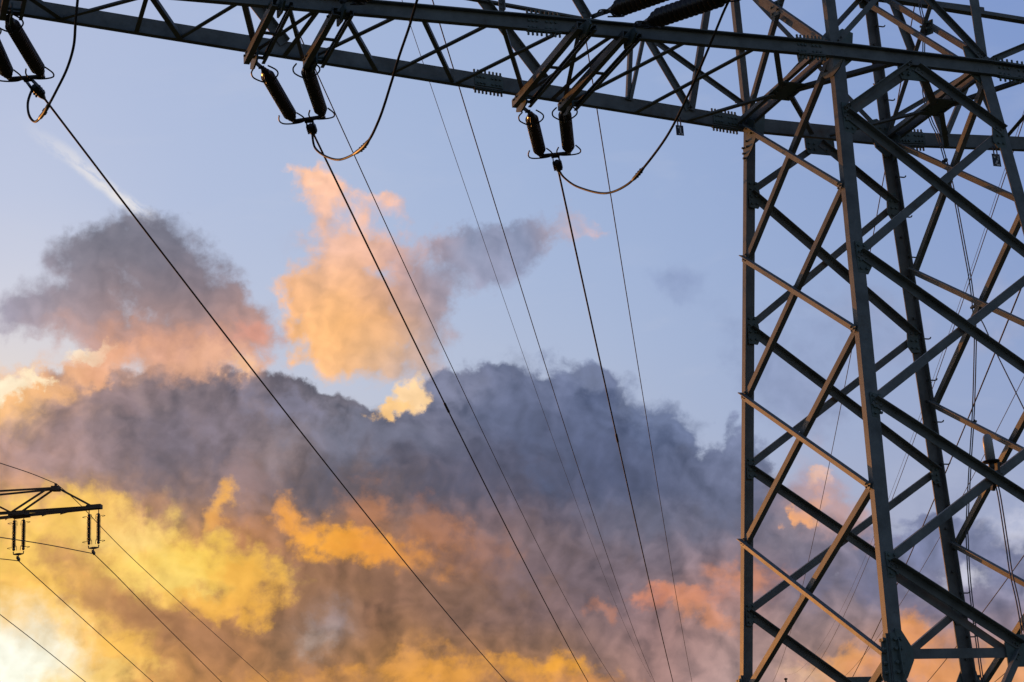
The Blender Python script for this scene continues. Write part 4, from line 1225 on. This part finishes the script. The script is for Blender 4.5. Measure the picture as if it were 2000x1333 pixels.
# ---------------------------------------------------------------- pylon of the next line, far left
FQ = V(-2.2745, 48.0998, 0)
FE = V(math.cos(R(26.6)), -math.sin(R(26.6)), 0)
FN = V(math.sin(R(26.6)), math.cos(R(26.6)), 0)
def far(e, z, n=0.0):
    return FQ + FE * e + FN * n + Z * z
far_p = thing('far_pylon', far(-9.0, GROUND), 'dark crossarm of a distant pylon entering from the left edge, against the glow', 'pylon')
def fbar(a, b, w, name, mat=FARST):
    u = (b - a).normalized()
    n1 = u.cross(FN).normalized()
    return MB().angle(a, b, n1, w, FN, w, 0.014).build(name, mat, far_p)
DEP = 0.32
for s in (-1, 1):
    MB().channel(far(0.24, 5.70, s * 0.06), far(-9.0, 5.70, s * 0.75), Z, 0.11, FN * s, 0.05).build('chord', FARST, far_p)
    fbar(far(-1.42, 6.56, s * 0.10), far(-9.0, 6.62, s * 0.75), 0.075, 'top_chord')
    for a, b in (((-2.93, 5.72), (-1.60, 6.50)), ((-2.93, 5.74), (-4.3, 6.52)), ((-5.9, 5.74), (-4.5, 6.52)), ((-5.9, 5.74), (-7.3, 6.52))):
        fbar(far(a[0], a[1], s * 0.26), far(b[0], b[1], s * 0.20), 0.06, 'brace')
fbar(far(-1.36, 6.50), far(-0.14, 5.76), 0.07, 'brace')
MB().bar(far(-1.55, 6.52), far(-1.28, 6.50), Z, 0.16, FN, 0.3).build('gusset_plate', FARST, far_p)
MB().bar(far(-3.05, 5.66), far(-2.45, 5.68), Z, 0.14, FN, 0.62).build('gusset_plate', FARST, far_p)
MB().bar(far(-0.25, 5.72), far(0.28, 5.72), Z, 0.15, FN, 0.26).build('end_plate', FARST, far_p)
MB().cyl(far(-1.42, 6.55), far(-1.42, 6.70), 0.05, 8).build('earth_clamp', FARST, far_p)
for k in range(6):
    e = -0.8 - k * 0.7
    d = 0.06 + 0.075 * (0.24 - e)
    fbar(far(e, 5.64, -d), far(e - 0.5, 5.64, d + 0.03), 0.05, 'lacing')
for sx in (-1, 1):
    for sy in (-1, 1):
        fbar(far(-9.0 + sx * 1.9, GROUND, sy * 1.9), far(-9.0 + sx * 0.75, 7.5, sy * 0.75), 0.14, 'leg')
def far_string(label, e):
    root = thing('suspension_string', far(e, 5.58), label, 'insulator', 'twin suspension insulators of the far pylon')
    for s in (-1, 1):
        t, b = far(e + s * 0.175, 5.48), far(e + s * 0.178, 4.36)
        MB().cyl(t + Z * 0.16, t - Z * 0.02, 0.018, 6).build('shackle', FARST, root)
        prof = [(0, 0.0), (0, 0.03), (0.03, 0.055), (0.10, 0.05)]
        for i in range(20):
            z = 0.11 + i * 0.044
            prof += [(z, 0.042), (z + 0.014, 0.082), (z + 0.020, 0.082), (z + 0.03, 0.042)]
        prof += [(1.02, 0.045), (1.06, 0.06), (1.10, 0.03), (1.12, 0.0)]
        rr = MB().lathe(t, -Z, prof, 14).build('rod_insulator', GLAZE, root)
        for zz in (0.10, 1.0):
            c = t - Z * zz
            hm = MB().tube(spline([c + FE * s * 0.04, c + FE * s * 0.14 + Z * 0.02, c + FE * s * 0.24, c + FE * s * 0.13 - Z * 0.03], 5), 0.009, 6)
            hm.tube(spline([c - FE * s * 0.03 + Z * 0.10, c - FE * s * 0.09 + Z * 0.06, c - FE * s * 0.11 - Z * 0.10], 4), 0.009, 6)
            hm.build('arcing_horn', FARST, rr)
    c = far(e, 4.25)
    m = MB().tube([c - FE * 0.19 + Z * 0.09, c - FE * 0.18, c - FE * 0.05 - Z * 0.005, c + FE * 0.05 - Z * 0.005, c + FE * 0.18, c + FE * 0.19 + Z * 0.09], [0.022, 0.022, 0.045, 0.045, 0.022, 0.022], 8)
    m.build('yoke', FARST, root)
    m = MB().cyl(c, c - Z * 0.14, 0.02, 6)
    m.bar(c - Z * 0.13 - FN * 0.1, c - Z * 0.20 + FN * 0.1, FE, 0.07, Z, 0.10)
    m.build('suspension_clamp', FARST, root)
far_string('tall ribbed twin insulators at the right tip of the distant pylon arm', 0.0)
far_string('tall ribbed twin insulators hanging further left on the distant pylon arm', -2.755)
def two_way(label, p, right, left, r=0.016, name='power_line', cat='power line'):
    o = [Vector(q) for q in left][::-1] + [Vector(p)] + [Vector(q) for q in right]
    pts = spline([o[k] for k in range(len(left) + 1)], 12)[:-1] + spline([o[k] for k in range(len(left), len(o))], 12)
    ob = MB().tube(pts, r, 6).build(name, CABLE)
    off = Vector(p)
    for v in ob.data.vertices:
        v.co -= off
    ob.location = off
    tag(ob, label, cat, 'lines of the far pylon')
two_way('thin line draped over the right-tip insulators of the distant pylon', (-2.267, 48.096, 4.038),
        [(-0.947, 51.362, 3.798), (1.29, 56.901, 3.317), (4.348, 64.469, 2.713), (6.752, 70.419, 2.238), (8.654, 75.126, 1.863), (14, 88.4, 0.9)],
        [(-4.506, 42.555, 3.243), (-6.308, 38.095, 2.55), (-7.352, 35.51, 2.144), (-12, 24.0, 0.6)])
two_way('thin line draped over the further-left insulators of the distant pylon', (-4.729, 49.329, 4.003),
        [(-2.613, 54.566, 3.505), (0.404, 62.033, 2.805), (3.249, 69.075, 2.149), (5.008, 73.429, 1.736), (10, 85.8, 0.7)],
        [(-5.526, 47.357, 3.693), (-6.742, 44.346, 3.174), (-11, 33.8, 1.6)])
two_way('thin wire passing over the peak of the distant pylon arm', (-3.522, 48.725, 6.69),
        [(-2.341, 51.648, 6.615), (0.552, 58.809, 6.123), (6.153, 72.67, 5.563), (13.989, 92.065, 4.886), (17.43, 100.583, 4.532), (25, 119, 4.0)],
        [(-4.71, 45.784, 6.347), (-5.99, 42.617, 5.904), (-7.136, 39.779, 5.506), (-11, 30.2, 4.4)], 0.014, 'ground_wire', 'wire')
two_way('lowest thin line in the bottom left corner, across the white glow', (-7.5, 56.7, 5.45),
        [(-6.045, 60.32, 5.162), (-2.214, 69.804, 4.323), (1.378, 78.693, 3.44), (3.163, 83.11, 2.974), (8, 95.1, 1.9)], [(-9.5, 51.7, 5.0)], 0.018)

# tip of the next tower of this line, far away at the bottom edge
mo = V(83.70, 154.70, 0)
mast = thing('distant_mast', mo + Z * GROUND, 'tiny tip of a distant mast at the bottom edge inside the tower legs', 'mast')
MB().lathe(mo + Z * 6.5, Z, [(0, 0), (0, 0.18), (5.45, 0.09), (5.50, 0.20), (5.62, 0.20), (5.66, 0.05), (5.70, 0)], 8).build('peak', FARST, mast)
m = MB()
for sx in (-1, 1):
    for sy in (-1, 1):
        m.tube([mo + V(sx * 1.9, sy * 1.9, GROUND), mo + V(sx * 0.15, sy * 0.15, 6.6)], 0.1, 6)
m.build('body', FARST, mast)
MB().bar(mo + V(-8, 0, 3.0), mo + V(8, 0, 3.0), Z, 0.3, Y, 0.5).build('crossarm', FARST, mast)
